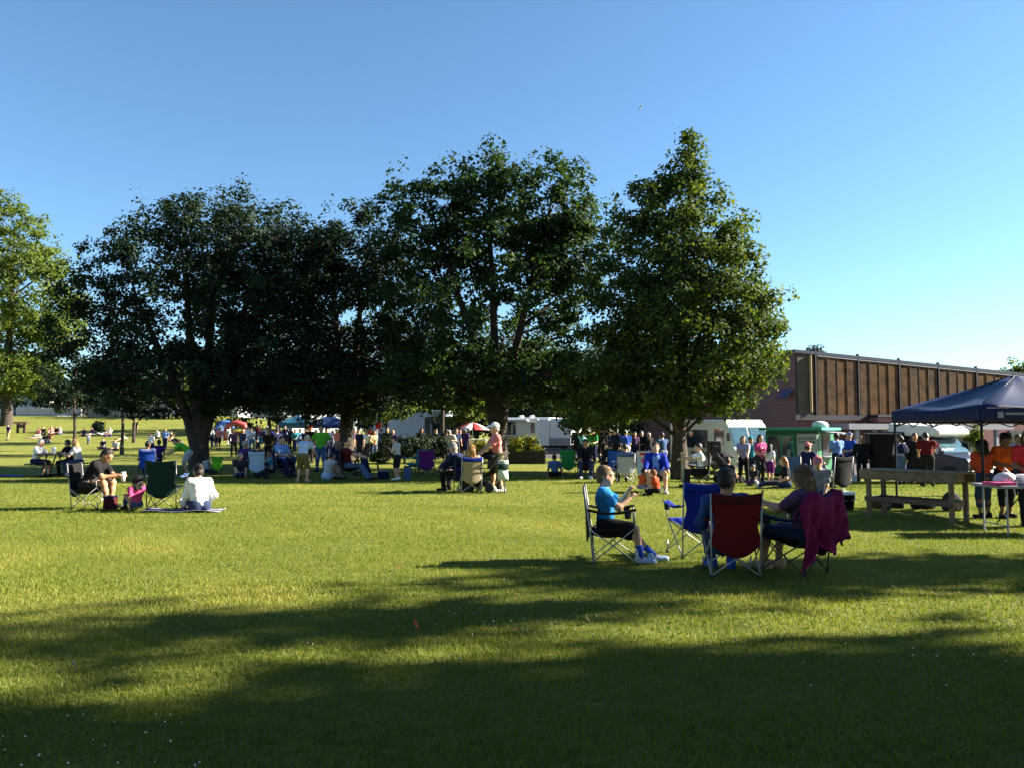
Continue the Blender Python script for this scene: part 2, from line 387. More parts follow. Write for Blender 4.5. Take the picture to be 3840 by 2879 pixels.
_lin = [(.5 + dx, .1, zc, rr, rr * .95, rzz, rr ** 1.9 + .25) for dx, zc, rr, rzz in (
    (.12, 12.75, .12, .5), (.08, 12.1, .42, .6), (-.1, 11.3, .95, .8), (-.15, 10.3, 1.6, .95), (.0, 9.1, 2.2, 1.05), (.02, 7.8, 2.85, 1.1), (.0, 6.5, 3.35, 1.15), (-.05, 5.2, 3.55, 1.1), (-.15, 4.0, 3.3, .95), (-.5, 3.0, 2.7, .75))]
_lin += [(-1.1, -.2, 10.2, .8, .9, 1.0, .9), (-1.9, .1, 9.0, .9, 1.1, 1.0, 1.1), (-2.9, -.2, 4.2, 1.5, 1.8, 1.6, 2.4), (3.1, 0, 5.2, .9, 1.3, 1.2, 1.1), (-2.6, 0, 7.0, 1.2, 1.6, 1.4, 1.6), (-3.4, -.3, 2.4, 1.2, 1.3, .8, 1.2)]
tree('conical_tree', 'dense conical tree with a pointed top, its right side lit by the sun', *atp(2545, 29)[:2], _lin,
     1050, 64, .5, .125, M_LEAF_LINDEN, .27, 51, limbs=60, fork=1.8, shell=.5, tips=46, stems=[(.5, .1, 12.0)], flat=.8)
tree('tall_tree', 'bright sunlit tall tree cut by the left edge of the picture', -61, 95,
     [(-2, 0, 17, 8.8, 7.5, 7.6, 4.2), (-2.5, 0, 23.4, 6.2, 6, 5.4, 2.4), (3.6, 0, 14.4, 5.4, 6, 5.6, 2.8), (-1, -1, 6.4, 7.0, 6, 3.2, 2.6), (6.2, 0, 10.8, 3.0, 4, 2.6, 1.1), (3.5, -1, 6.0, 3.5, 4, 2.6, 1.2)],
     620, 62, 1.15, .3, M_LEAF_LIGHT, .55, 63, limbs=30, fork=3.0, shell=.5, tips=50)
# trees outside the frame on the right: their shade lies over the near grass
tree('shade_tree', 'big round tree standing right of the picture, shading the near grass', 25.5, 5.65,
     [(0, 0, 12, 4.6, 4.6, 6.5, 5), (0, -1.2, 6, 4.2, 4.2, 3.4, 1.4), (0, -3.4, 11, 4, 3, 5, 1.6)], 900, 44, .95, .36, M_LEAF_MAPLE, .35, 71, limbs=14, shell=.15, tips=20)
tree('shade_tree', 'narrow upright tree standing right of the picture beside the round one', 22.0, 12.7,
     [(0, 0, 7, 1.2, 1.1, 3.8, 3), (0, .1, 10.3, .9, .7, 1.9, 1.2), (0, -1.5, 12.6, .8, .55, 2.6, 1.9), (0, -1.2, 9.2, .6, .5, 1.6, .6), (0, .9, 4.8, .9, .8, 1.5, .6)], 125, 44, .6, .2, M_LEAF_MAPLE, .2, 79, limbs=8, tips=12)
tree('shade_tree', 'spreading tree standing far right of the picture behind the canopy', 55, 40,
     [(0, 0, 10, 6, 6, 6, 1)], 160, 50, 1.2, .35, M_LEAF_MAPLE, .4, 83, limbs=10)

for k, (tx, ty, th, tr) in enumerate(((-15, -7, 18, 7), (-4.5, -13, 20, 8), (8, -12, 19, 7.5), (17, -5.5, 18, 6.5))):  # unseen trees, added to block skylight and darken shade and camera-facing sides
    tree('sky_blocking_tree', ('unseen big tree added behind the viewpoint to block skylight, far left', 'unseen tall tree added right behind the viewpoint to block skylight, on the left', 'unseen tall tree added right behind the viewpoint to block skylight, on the right', 'unseen big tree added behind the viewpoint to block skylight, far right')[k], tx, ty,
         [(0, 0, th * .58, tr, tr, th * .42, 1)], 330, 40, 1.5, .5, M_LEAF_MAPLE, .5, 90 + k, group='unseen trees added to block skylight', limbs=10, shell=.5, fork=3)

# smaller and farther trees
SM = [  # px, D, height, radius, material, leaf, label
 (283, 58, 8.0, 2.6, M_LEAF_DARK, .17, 'small dark park tree on a thin straight trunk, leftmost on the far lawn'),
 (462, 52, 6.8, 2.0, M_LEAF_DARK, .16, 'young dark tree with a pale thin trunk, left of the big multi-stemmed tree'),
 (505, 70, 8.6, 2.7, M_LEAF_DARK, .18, 'small dark tree in front of the grey board fence'),
 (700, 88, 7.5, 3.2, M_LEAF_LIGHT, .24, 'yellow-green sunlit tree by the fence, seen under the big left crown'),
 (1450, 55, 5.8, 2.6, M_LEAF_LIGHT, .17, 'sunlit yellow-green small tree hanging over the white vehicles'),
 (1755, 50, 5.2, 2.3, M_LEAF_LIGHT, .16, 'sunlit small tree behind the red and white umbrella'),
 (2262, 41, 5.0, 2.4, M_LEAF_LIGHT, .14, 'low olive-green small tree between white trailer and conical tree'),
 (1150, 52, 9.6, 4.2, M_LEAF_DARK, .19, 'dark tree filling the gap right of the big left crown'),
 (1660, 47, 10.2, 4.2, M_LEAF_DARK, .18, 'dark tree left behind the maple'),
 (2110, 63, 11.2, 4.6, M_LEAF_DARK, .18, 'dark tree filling the gap between maple and conical tree'),
 (2330, 67, 10.4, 4.2, M_LEAF_DARK, .19, 'dark tree directly behind the conical tree'),
 (1345, 63, 9.4, 4.6, M_LEAF_DARK, .2, 'dark tree behind the sign post, hidden by the middle crown, added for crowd shade'),  # this tree and the next two: added to shade the crowd, also fill background
 (1600, 63, 9.4, 3.6, M_LEAF_DARK, .2, 'tall dark tree behind the pale box van, added for crowd shade'),
 (1850, 66, 9.8, 3.8, M_LEAF_DARK, .2, 'tall dark tree behind the maple trunk, added for crowd shade'),
 (2015, 62, 6.4, 2.8, M_LEAF_MAPLE, .18, 'mid green tree right behind the white trailer'),
]
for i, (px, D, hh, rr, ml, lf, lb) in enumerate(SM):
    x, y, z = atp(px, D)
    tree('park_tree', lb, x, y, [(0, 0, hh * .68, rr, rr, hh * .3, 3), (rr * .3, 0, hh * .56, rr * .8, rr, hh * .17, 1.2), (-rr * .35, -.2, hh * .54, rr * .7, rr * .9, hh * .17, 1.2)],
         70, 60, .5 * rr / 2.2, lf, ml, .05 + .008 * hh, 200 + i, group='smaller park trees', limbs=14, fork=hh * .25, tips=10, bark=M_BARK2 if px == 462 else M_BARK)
BK = [(60, 118, 10, 6), (330, 124, 9, 6), (560, 122, 10.5, 6), (820, 112, 11, 6.5), (1010, 84, 9.5, 5.5), (1180, 92, 10, 6), (1400, 86, 10.5, 5.5), (1600, 90, 10, 6), (1790, 82, 9.6, 5.2), (1960, 92, 10.5, 6), (2140, 84, 9.8, 5), (2330, 78, 9.6, 5), (2520, 72, 8.2, 4.6)]
ORD = 'first second third fourth fifth sixth seventh eighth ninth tenth eleventh twelfth thirteenth'.split()
for i, (px, D, hh, rr) in enumerate(BK):
    x, y, z = atp(px, D)
    tree('background_tree', ('leftmost tree' if i == 0 else 'rightmost tree' if i == len(BK) - 1 else ORD[i] + ' tree from the left') + ' of the dark belt behind houses and vehicles', x, y,
         [(0, 0, hh * .58, rr, rr * .8, hh * .42, 3), (rr * .4, 0, hh * .35, rr * .8, rr * .7, hh * .25, 1.3), (-rr * .4, 0, hh * .3, rr * .8, rr * .7, hh * .25, 1.3)],
         120, 46, 1.0, .3, M_LEAF_DARK, .2, 300 + i, group='tree belt behind the vehicles', limbs=8, fork=hh * .15, tips=8)
tree('roof_tree', 'round dark tree top rising behind the brick building roof', *atp(3062, 85)[:2],
     [(0, 0, 9.5, 1.3, 1.3, 1.6, 2), (0, 0, 6, 2.0, 2, 3, 1.5)], 70, 60, .55, .22, M_LEAF_DARK, .25, 411, limbs=8, base_z=-.5)
tree('roof_tree', 'pale green tree top beyond the right end of the brick building', *atp(3835, 100)[:2],
     [(0, 0, 8.4, 3.2, 3, 2.6, 2), (-1.0, 0, 5, 3.8, 3, 3, 1.5)], 70, 60, .8, .28, M_LEAF_LIGHT, .25, 413, limbs=8, base_z=-.5)
tree('slim_shrub', 'slim upright green shrub seen under the blue canopy', *atp(3642, 44)[:2],
     [(0, 0, 1.4, .42, .42, 1.2, 1)], 22, 70, .28, .1, M_LEAF_LIGHT, .04, 417, cat='shrub', limbs=5, fork=.4)

def shrub(name, label, px, D, w, hh, ml, leaf, seed, n=26, dpt=None, per=70):
    x, y, z = atp(px, D); dpt = dpt or w * .6
    return tree(name, label, x, y, [(0, 0, hh * .6, w / 2, dpt / 2, hh * .42, 1)], n, per, hh * .28, leaf, ml, .03, seed, cat='shrub', limbs=6, fork=.2, flat=.8, sink=.05)
shrub('bush', 'small round dark bush among the far picnickers', 372, 84, 1.1, 1.3, M_LEAF_DARK, .14, 501, 18)
shrub('hedge_bush', 'large dark hedge bush below the white vehicles, left part', 1520, 38, 2.3, 1.35, M_LEAF_DARK, .09, 503, 46)
shrub('hedge_bush', 'large dark hedge bush below the white vehicles, right part', 1612, 38.5, 1.9, 1.25, M_LEAF_DARK, .09, 504, 40)
shrub('bush', 'yellow-green bush just left of the man in the pink shirt', 1803, 35, .75, 1.15, M_LEAF_SHRUB, .08, 505, 18)
shrub('bush', 'young green bush with pale leaves under the middle tree', 1420, 33, .6, .7, M_LEAF_LIGHT, .08, 506, 12)
shrub('planter_shrub', 'yellow and green shrub growing out of the black planter box', 1960, 38.6, 1.8, 1.25, M_LEAF_SHRUB, .09, 507, 40, .9)

# ------------------------------------------------------------------ brick hall on the right
M_BRICK = brick_mat('brick', (.17, .056, .054), (.135, .046, .044), (.17, .11, .1))
M_PANEL = mat('bronze_panel', (.09, .043, .016), 0.8, 0.5, 1.6, spec=.12, bump=0.3, bscale=8)
M_PANEL2 = mat('bronze_panel_worn', (.08, .044, .022), 0.8, 0.5, 2.2, spec=.12, bump=0.3, bscale=8)
M_DARKTRIM = mat('dark_trim', (.025, .022, .035), 0.5)
M_FASCIA = mat('grey_fascia', (.26, .26, .3), 0.6)
def hall():
    X0, Y0 = atp(2985, 50)[:2]; zb = -.5
    ang = math.atan2(.316, .949); drop = .054                    # the roof line falls gently to the right
    root = empty('brick_hall', (X0, Y0, zb)); root.rotation_euler = (0, 0, ang)
    tag(root, 'long brick hall with bronze upper wall panels and dark posts along the roof edge', 'building')
    # local: +x along the facade (to the right and back), -y out of the facade, z up
    Lf, Hh, dep = 50.0, 7.05, 22.0
    def ht(x): return Hh - drop * x
    def wedge(x0, x1, y0, y1, z0, dz0, dz1=None):
        """box from z0 up to roof height + dz0, following the falling roof line"""
        zz = [ht(x0) + dz0, ht(x1) + dz0]; lo = [z0, z0] if dz1 is None else [ht(x0) + dz1, ht(x1) + dz1]
        vs = [(x0, y0, lo[0]), (x1, y0, lo[1]), (x1, y1, lo[1]), (x0, y1, lo[0]), (x0, y0, zz[0]), (x1, y0, zz[1]), (x1, y1, zz[1]), (x0, y1, zz[0])]
        return MB().add(vs, [(3, 2, 1, 0), (4, 5, 6, 7), (0, 1, 5, 4), (1, 2, 6, 5), (2, 3, 7, 6), (3, 0, 4, 7)])
    wedge(0, Lf, 0, dep, 0, 0).build('wall', M_BRICK, root)
    wedge(.2, Lf - .2, .2, dep, 0, .06, -.02).build('roof', M_DARKTRIM, root)
    wedge(-.15, Lf, -.2, .1, 0, .13, -.07).build('roof_edge', mat('roof_edge_blue', (.035, .04, .07), .4), root)
    wedge(-.2, -.02, .1, dep, 0, .13, -.07).build('roof_edge', M_DARKTRIM, root)
    wedge(1.6, Lf, -.19, -.12, 0, -.09, -.16).build('gutter', M_GPAINT, root)
    bay = 3.38; x = 1.45; rnd = random.Random(4)
    MB().box((.6, -.09, 5.0), (1.1, .1, 3.8)).build('panel', mat('olive_panel', (.06, .048, .024), .7, .3, 2), root)
    MB().tube([(1.0, -.2, 3.25), (1.0, -.2, 6.85)], .09, 8).build('downpipe', mat('cream_pipe', (.3, .23, .11), .6), root)
    while x < 46:
        wedge(x - .045, x + .045, -.2, -.01, 3.1, .26).build('post', M_DARKTRIM, root)
        nb = 4; w = (bay - .26) / nb
        for j in range(nb):
            mm = M_PANEL2 if rnd.random() < .35 else M_PANEL
            xa = x + .13 + w * j; dd = .012 * (j % 2)
            wedge(xa + .015, xa + w - .015, -.14 - dd, -.02, 3.1, -.17).build('panel', mm, root)
            if j: wedge(xa - .014, xa + .014, -.172, -.1, 3.12, -.2).build('batten', mat('batten', (.06, .034, .02), .6), root)
        x += bay
    # band, low canopy and a black sheet painting shade over the entrance below it
    MB().box((2.6, -.1, 2.92), (5.6, .16, .34)).build('band', M_DARKTRIM, root)
    MB().box((10.0, -.55, 3.04), (9.0, 1.0, .16)).build('canopy_edge', M_DARKTRIM, root)
    MB().box((10.0, -.52, 2.78), (8.8, .86, .3)).build('brick_band', M_BRICK, root)
    MB().box((9.0, -1.1, 2.34), (13.6, 2.1, .36)).build('canopy', M_FASCIA, root)
    MB().box((10.5, -.04, 1.05), (10.0, .1, 2.1)).build('entrance', mat('entrance_shade_black', (.012, .013, .02), .3), root)
    for j in range(5):
        f = MB().box((6.6 + 1.75 * j, -.12, 1.08), (1.5, .06, 2.04)).build('door', M_GLASS, root)
        MB().box((7.2 + 1.75 * j, -.17, 1.05), (.04, .04, .5)).build('handle', M_CHROME, f)
    for xx in (8.1, 3.0, 14.5): MB().box((xx, -1.9, 1.05), (.22, .22, 2.18)).build('pillar', M_GPAINT, root)
    for j in range(6):
        x = 19 + 4.4 * j
        f = MB().box((x, -.04, 1.35), (2.2, .1, 1.5)).build('window', M_DARKTRIM, root); MB().box((x, -.11, 1.35), (1.9, .03, 1.25)).build('pane', M_GLASS, f)
    # tilted little panel on the end wall
    p = MB().box((-.45, .5, 4.45), (.06, .9, .7), Matrix.Rotation(R(38), 3, 'Y')).build('tilted_panel', mat('panel_blue', (.05, .05, .11), .6), root)
    MB().tube([(-.02, .5, 4.6), (-.45, .5, 4.4)], .03, 6).build('bracket', M_DARKTRIM, p)
hall()

# ------------------------------------------------------------------ houses, fence and things along the far street on the left
M_SIDING = mat('white_siding', (.55, .56, .6), 0.7, 0.08, 4)
M_ROOF = mat('grey_roof', (.13, .13, .15), 0.9, 0.25, 3)
def house(label, X, Y, w, d, hh, rise, rz, wall, windows, garage=False):
    z = gzf(X, Y) - .1
    root = empty('house', (X, Y, z), rz); tag(root, label, 'house', 'houses along the far street')
    MB().prism([(-d / 2, 0), (d / 2, 0), (d / 2, hh), (0, hh + rise), (-d / 2, hh)], -w / 2, w / 2).build('wall', wall, root)
    rf = MB()
    for s in (-1, 1):
        a = math.atan2(rise, d / 2); L_ = math.hypot(rise, d / 2) + .45
        rf.box((0, s * (d / 4 + .12), hh + rise / 2 + .02), (w + .7, L_, .12), Matrix.Rotation(-s * a, 3, 'X'))
    r = rf.build('roof', M_ROOF, root); MB().box((w * .25, d * .12, hh + rise), (.6, .6, 1.2)).build('chimney', M_BRICK, r)
    for (wx, wz, ww, wh) in windows:
        f = MB().box((wx, -d / 2 - .03, wz), (ww + .2, .08, wh + .2)).build('window', M_WPAINT, root)
        MB().box((wx, -d / 2 - .08, wz), (ww, .03, wh)).build('pane', M_GLASS, f)
    dr = MB().box((w * .38, -d / 2 - .04, 1.05), (1.0, .08, 2.1)).build('door', M_DARKTRIM, root); MB().box((w * .38 + .38, -d / 2 - .1, 1.05), (.05, .05, .12)).build('handle', M_CHROME, dr)
house('white house with a pale gable end, far left behind the long low wall', *atp(165, 130)[:2], 9, 10, 3.0, 2.6, 78, M_SIDING, [(-2, 1.6, 1.2, 1.2), (.8, 1.6, 1.2, 1.2)])
house('long low lavender-grey house behind the far left lawn', *atp(290, 134)[:2], 17, 8, 2.7, 1.5, 4, mat('lavender_siding', (.42, .43, .55), .7, .08, 4), [(-6, 1.5, 1.6, 1.1), (-2.5, 1.5, 1.6, 1.1), (1.5, 1.5, 1.6, 1.1)])
house('grey house hidden behind the left tree crowns', *atp(800, 128)[:2], 12, 8, 2.9, 1.8, -6, mat('grey_siding', (.36, .37, .4), .7, .1, 4), [(-3, 1.6, 1.4, 1.2), (.5, 1.6, 1.4, 1.2)])
def board_fence(label, px0, px1, D, hh, m, nb, gapw=.02):
    a = Vector(atp(px0, D)); b = Vector(atp(px1, D)); root = empty('board_fence', a); tag(root, label, 'fence')
    d = b - a; L_ = d.length; w = L_ / nb; ang = math.atan2(d.y, d.x); rot = Matrix.Rotation(ang, 3, 'Z'); rnd = random.Random(int(px0))
    for s in (.3, hh - .3): MB().box(d / 2 + Vector((0, .07, s)), (L_, .06, .1), rot).build('rail', m[0], root)
    me = [MB().box((0, 0, 0), (w - gapw, .03, 1), rot).mesh('board', q) for q in m]
    for i in range(nb):
        o = link('board', me[i % len(me)], root); hb = hh + rnd.uniform(-.03, .03); o.scale = (1, 1, hb)
        p = d * ((i + .5) / nb); x, y = a.x + p.x, a.y + p.y; o.location = (p.x, p.y, gzf(x, y) - a.z + hb / 2 + .02)
    for i in range(0, nb + 1, 8):
        p = d * (i / nb); x, y = a.x + p.x, a.y + p.y
        MB().box((p.x, p.y + .08, gzf(x, y) - a.z + hh / 2), (.1, .1, hh + .1), rot).build('post', m[0], root)
MF = [mat('fence_board', (.2, .18, .17), .9, .25, 5), mat('fence_board_pale', (.25, .23, .21), .9, .25, 5)]
board_fence('weathered grey board fence along the top of the far lawn', 330, 640, 108, 1.75, MF, 44)
board_fence('pale lavender low board fence below the white house, far left', 60, 305, 110, 1.1, [mat('fence_lavender', (.36, .36, .45), .8), mat('fence_lavender2', (.4, .4, .48), .8)], 40)

# ------------------------------------------------------------------ vehicles
def wheel(parent, x, y, r=.38, w=.24, axis='x'):
    t = MB(); n = 20
    prof = [(r * .55, -w / 2), (r * .92, -w / 2), (r, -w * .32), (r, w * .32), (r * .92, w / 2), (r * .55, w / 2)]
    t.lathe((0, 0, 0), prof, n); o = t.build('wheel', M_RUBBER, parent, True); o.location = (x, y, r); o.rotation_euler = (0, R(90), 0)
    MB().lathe((0, 0, 0), [(r * .1, -w * .47), (r * .56, -w * .42), (r * .56, w * .42), (r * .1, w * .47)], 14).build('rim', M_CHROME, o)
    return o
def pane_on(parent, p0, p1, z0y0, z1y1, m, name='windscreen'): pass
def step_van():
    x, y, z = atp(2812, 37.5); root = empty('step_van', (x, y, z)); root.rotation_euler = (0, 0, R(200))
    tag(root, 'white step van with a split windscreen parked beneath the conical tree', 'van')
    # local forward = +y
    prof = [(-5.4, .42), (.25, .42), (.42, .62), (.40, 1.12), (.16, 1.24), (-.28, 2.3), (-.55, 2.58), (-5.4, 2.62)]
    MB().prism(prof, -1.1, 1.1).build('body', M_WPAINT, root, bevel=.06)
    a = math.atan2(.44, 1.06); sl = Matrix.Rotation(a, 3, 'X')
    for s in (-1, 1):
        f = MB().box((s * .53, -.045, 1.77), (.92, .03, .98), sl).build('windscreen', M_BLUEGLASS, root)
        MB().box((s * .53, -.02, 1.36), (.6, .02, .02), sl @ Matrix.Rotation(R(12), 3, 'Y')).build('wiper', M_BPAINT, f)
        MB().lathe((0, 0, 0), [(.02, -.03), (.1, -.03), (.12, .0), (.1, .03), (.02, .04)], 14).build('headlight', M_LAMP, root, True, loc=(s * .82, .43, .88)).rotation_euler = (R(-90), 0, 0)
        m = MB().box((s * 1.28, .05, 1.75), (.16, .05, .36)).build('mirror', M_BPAINT, root); MB().tube([(s * 1.1, .0, 1.6), (s * 1.28, .05, 1.7)], .015, 6).build('mirror_arm', M_BPAINT, m)
        for yy in (-.5, -4.3): wheel(root, s * .98, yy, .4)
        MB().box((s * 1.102, -.95, 1.75), (.02, .8, .8)).build('side_window', M_GLASS, root)
    MB().box((0, .43, .8), (1.1, .04, .34)).build('grille', M_GPAINT, root)
    MB().box((0, .5, .48), (2.2, .14, .18)).build('bumper', M_CHROME, root, bevel=.02)
    h = MB().box((1.105, -3.0, 1.65), (.02, 2.2, .9)).build('serving_hatch', M_GLASS, root)
    MB().box((1.3, -3.0, 1.15), (.4, 2.2, .04)).build('counter', M_CHROME, h)
    MB().box((1.107, -1.9, .9), (.012, 3.0, .25)).build('stripe', mat('stripe_green', (.15, .22, .2), .5), root)
step_van()

def glyph_rows(parent, x0, y, z0, w, hgt, rows, m, rnd, flip=1):
    """unreadable lettering: rows of short strokes, each row one part"""
    for k, n in enumerate(rows):
        mb = MB(); zz = z0 - k * hgt * 1.55
        for i in range(n):
            cx_ = x0 + w * (i + .5) / n; gw = w / n * .7
            for s in range(rnd.randint(2, 3)):
                if rnd.random() < .5: mb.box((cx_ + rnd.uniform(-.3, .3) * gw, y, zz), (gw * .28, .012, hgt * rnd.uniform(.7, 1)))
                else: mb.box((cx_, y - .001, zz + rnd.uniform(-.4, .4) * hgt), (gw, .012, hgt * .26))
        mb.build('lettering', m, parent)
def green_trailer():
    x, y, z = atp(3066, 31); root = empty('food_trailer', (x, y, z)); root.rotation_euler = (0, 0, R(-37))
    tag(root, 'small green food trailer with serving windows and a menu board', 'trailer')
    G = mat('trailer_green', (.012, .13, .06), .45, .15, 3); GT = mat('trailer_trim_green', (.03, .3, .2), .4)
    # local: corner nearest the camera at origin; body spans x -2.1..0 (window side, faces -y) and y 0..2.1 (right side, faces +x)
    MB().box((-1.05, 1.2, 1.05), (2.1, 2.4, 1.75)).build('body', G, root, bevel=.03)
    r = MB().box((-1.05, 1.2, 1.985), (2.5, 2.8, .11)).build('roof', GT, root, bevel=.02)
    MB().lathe((0, 0, 0), [(.3, 0), (.34, .1), (.26, .22), (.1, .27)], 14).build('roof_vent', M_WPAINT, r, True, loc=(-.2, 1.0, 2.04))
    for k, (wx, ww) in enumerate(((-1.72, .5), (-1.18, .42))):
        f = MB().box((wx, -.02, 1.25), (ww + .08, .08, 1.0)).build('window', GT, root); MB().box((wx, -.07, 1.25), (ww, .02, .9)).build('pane', M_GLASS, f)
        MB().box((wx + .05, -.085, 1.0), (ww * .3, .02, .35)).build('sticker', M_FASCIA, f)
    b = MB().box((-.42, -.035, 1.3), (.78, .05, 1.0)).build('menu_board', mat('menu_board_grey', (.4, .44, .5), .6), root)
    glyph_rows(b, -.76, -.066, 1.62, .66, .1, (7, 6), M_DARKTRIM, random.Random(3))
    w = MB().box((.01, 1.05, 1.3), (.04, 1.1, .85)).build('serving_hatch', M_GLASS, root); MB().box((.2, 1.05, .86), (.42, 1.3, .05)).build('counter', M_FASCIA, w)
    MB().box((.42, 1.1, 1.83), (.85, 1.5, .05), Matrix.Rotation(R(6), 3, 'Y')).build('hatch_flap', M_FASCIA, w)
    MB().box((-1.05, 1.2, .22), (1.9, 2.2, .16)).build('chassis', M_BPAINT, root)
    for yy in (.9,):
        for s in (-1.95, -.15): wheel(root, s, yy, .3, .2)
    MB().tube([(-1.05, 2.4, .3), (-1.05, 3.6, .28)], .05, 8).build('drawbar', M_BPAINT, root)
    MB().box((-1.72, -.05, .62), (.5, .12, .18)).build('shelf', M_FASCIA, root)
green_trailer()

def white_trailer():
    x, y, z = atp(1985, 55); root = empty('cargo_trailer', (x, y, z)); root.rotation_euler = (0, 0, R(0))
    tag(root, 'white concession trailer with rounded roof and an open serving window', 'trailer')
    root.rotation_euler = (0, 0, R(-24))
    # window side faces -y, closed right end faces +x
    prof = [(-1.15, .55), (1.15, .55), (1.15, 2.3), (.95, 2.46), (-.95, 2.46), (-1.15, 2.3)]
    MB().prism(prof, -2.3, 1.9).build('body', mat('trailer_white', (.78, .8, .82), .45, .05, 2), root, bevel=.03)
    MB().prism([(-1.1, .6), (1.1, .6), (1.1, 2.28), (.92, 2.42), (-.92, 2.42), (-1.1, 2.28)], 1.9, 3.5).build('end_cover', mat('trailer_cover', (.74, .74, .78), .55, .06, 3), root, bevel=.12)
    w = MB().box((-1.2, -1.16, 1.72), (1.35, .05, .85)).build('serving_window', M_GLASS, root)
    MB().box((-1.2, -1.38, 1.26), (1.5, .45, .05)).build('counter', M_WPAINT, w)
    for k in range(3): MB().box((-1.6 + .4 * k, -1.19, 1.7), (.12, .02, .7)).build('menu_sheet', mat('menu_tan', (.5, .42, .3), .7), w)
    MB().box((-.9, -1.45, 2.24), (2.9, .62, .08), Matrix.Rotation(R(-8), 3, 'X')).build('awning', M_WPAINT, root)
    d = MB().box((.75, -1.165, 1.5), (.75, .05, 1.75)).build('door', M_WPAINT, root); MB().box((.75, -1.2, 1.75), (.3, .03, .7)).build('pane', M_GLASS, d); MB().box((1.05, -1.2, 1.35), (.05, .04, .12)).build('handle', M_CHROME, d)
    MB().lathe((0, 0, 0), [(.16, 0), (.2, .1), (.12, .18)], 12).build('roof_vent', M_WPAINT, root, True, loc=(-.6, 0, 2.46))
    MB().lathe((0, 0, 0), [(.16, 0), (.2, .1), (.12, .18)], 12).build('roof_vent', M_WPAINT, root, True, loc=(.2, 0, 2.46))
    MB().box((.4, 0, .48), (5.6, 2.0, .14)).build('chassis', M_BPAINT, root)
    MB().box((2.7, -1.12, .82), (1.5, .04, .5)).build('skirt', M_FASCIA, root)
    for s in (-1.02, 1.02):
        t = wheel(root, .4, s, .34, .22); t.rotation_euler = (R(90), 0, 0)
        t = wheel(root, -.4, s, .34, .22); t.rotation_euler = (R(90), 0, 0)
    MB().tube([(3.5, 0, .5), (4.6, 0, .45)], .06, 8).build('drawbar', M_BPAINT, root)
white_trailer()

def dark_truck():
    x, y, z = atp(3530, 27); root = empty('camper_truck', (x, y, z)); root.rotation_euler = (0, 0, R(208)); root.scale = (.86, .86, .82)
    tag(root, 'dark blue van cab with a white rounded overcab roof, parked behind the wooden stand', 'truck')
    B = mat('truck_blue', (.014, .022, .05), .3, .2, 2); 
    # local forward +y
    prof = [(-.9, .4), (1.55, .4), (1.6, .95), (1.5, 1.08), (.62, 1.22), (.0, 1.86), (-.9, 1.9)]
    MB().prism(prof, -.92, .92).build('cab', B, root, bevel=.06)
    MB().box((0, -1.75, 1.25), (2.1, 1.66, 1.75)).build('box', M_BPAINT, root, bevel=.05)
    MB().prism([(-1.7, 1.95), (.3, 1.93), (.52, 2.0), (.5, 2.2), (.25, 2.36), (-1.7, 2.5)], -1.02, 1.02).build('overcab', M_WPAINT, root, bevel=.1)
    a = math.atan2(.62, .64); MB().box((0, .335, 1.545), (1.6, .03, .74), Matrix.Rotation(a, 3, 'X')).build('windscreen', M_BLUEGLASS, root)
    MB().box((0, 1.61, .78), (1.05, .05, .34)).build('grille', M_BPAINT, root)
    for k in range(3): MB().box((0, 1.645, .68 + .1 * k), (1.0, .02, .03)).build('grille_bar', M_GPAINT, root)
    MB().box((0, 1.68, .46), (1.9, .16, .2)).build('bumper', M_CHROME, root, bevel=.03)
    for s in (-1, 1):
        MB().box((s * .72, 1.6, .8), (.32, .08, .26)).build('headlight', M_LAMP, root, bevel=.02)
        MB().box((s * .925, .1, 1.5), (.02, .75, .42)).build('side_window', M_GLASS, root)
        m = MB().box((s * 1.1, .45, 1.35), (.2, .06, .24)).build('mirror', B, root); MB().tube([(s * .92, .4, 1.3), (s * 1.1, .45, 1.3)], .015, 6).build('mirror_arm', M_BPAINT, m)
        for yy in (.85, -1.9): wheel(root, s * .88, yy, .38)
    MB().box((1.2, -1.75, 2.05), (.4, 1.5, .05)).build('side_awning', M_FASCIA, root)
dark_truck()

def boxy_van(label, px, D, w, L_, hh, rz, m, group=None, name='delivery_van'):
    x, y, z = atp(px, D); root = empty(name, (x, y, z), rz); tag(root, label, 'van', group)
    MB().prism([(-L_ / 2, .4), (L_ / 2, .4), (L_ / 2 + .05, 1.0), (L_ / 2 - .6, 1.15), (L_ / 2 - 1.3, hh * .92), (L_ / 2 - 1.6, hh), (-L_ / 2, hh)], -w / 2, w / 2).build('body', m, root, bevel=.06)
    MB().box((0, L_ / 2 - .93, (1.15 + hh * .92) / 2), (w * .85, .03, .85), Matrix.Rotation(math.atan2(.7, hh * .92 - 1.15), 3, 'X')).build('windscreen', M_GLASS, root)
    MB().box((0, L_ / 2 + .06, .55), (w, .12, .2)).build('bumper', M_BPAINT, root)
    for s in (-1, 1):
        MB().box((s * (w / 2 + .005), L_ / 2 - 1.6, hh * .68), (.02, .8, .6)).build('side_window', M_GLASS, root)
        MB().box((s * w * .36, L_ / 2 + .05, .85), (.3, .06, .2)).build('headlight', M_LAMP, root)
        for yy in (-L_ * .32, L_ * .3): wheel(root, s * (w / 2 - .1), yy, .36)
    return root
boxy_van('white van with a bright roof in the crowd behind the picnic circle', 1160, 78, 2.0, 5.2, 2.6, 120, M_WPAINT)
boxy_van('big pale white box van in the shade behind the dark hedge bushes', 1530, 60, 2.3, 6.5, 3.1, 80, mat('van_pale', (.5, .54, .62), .5, .06, 2))
boxy_van('black van with a white stripe near the red and white umbrella', 1668, 52, 2.0, 4.6, 2.5, 195, M_BPAINT)
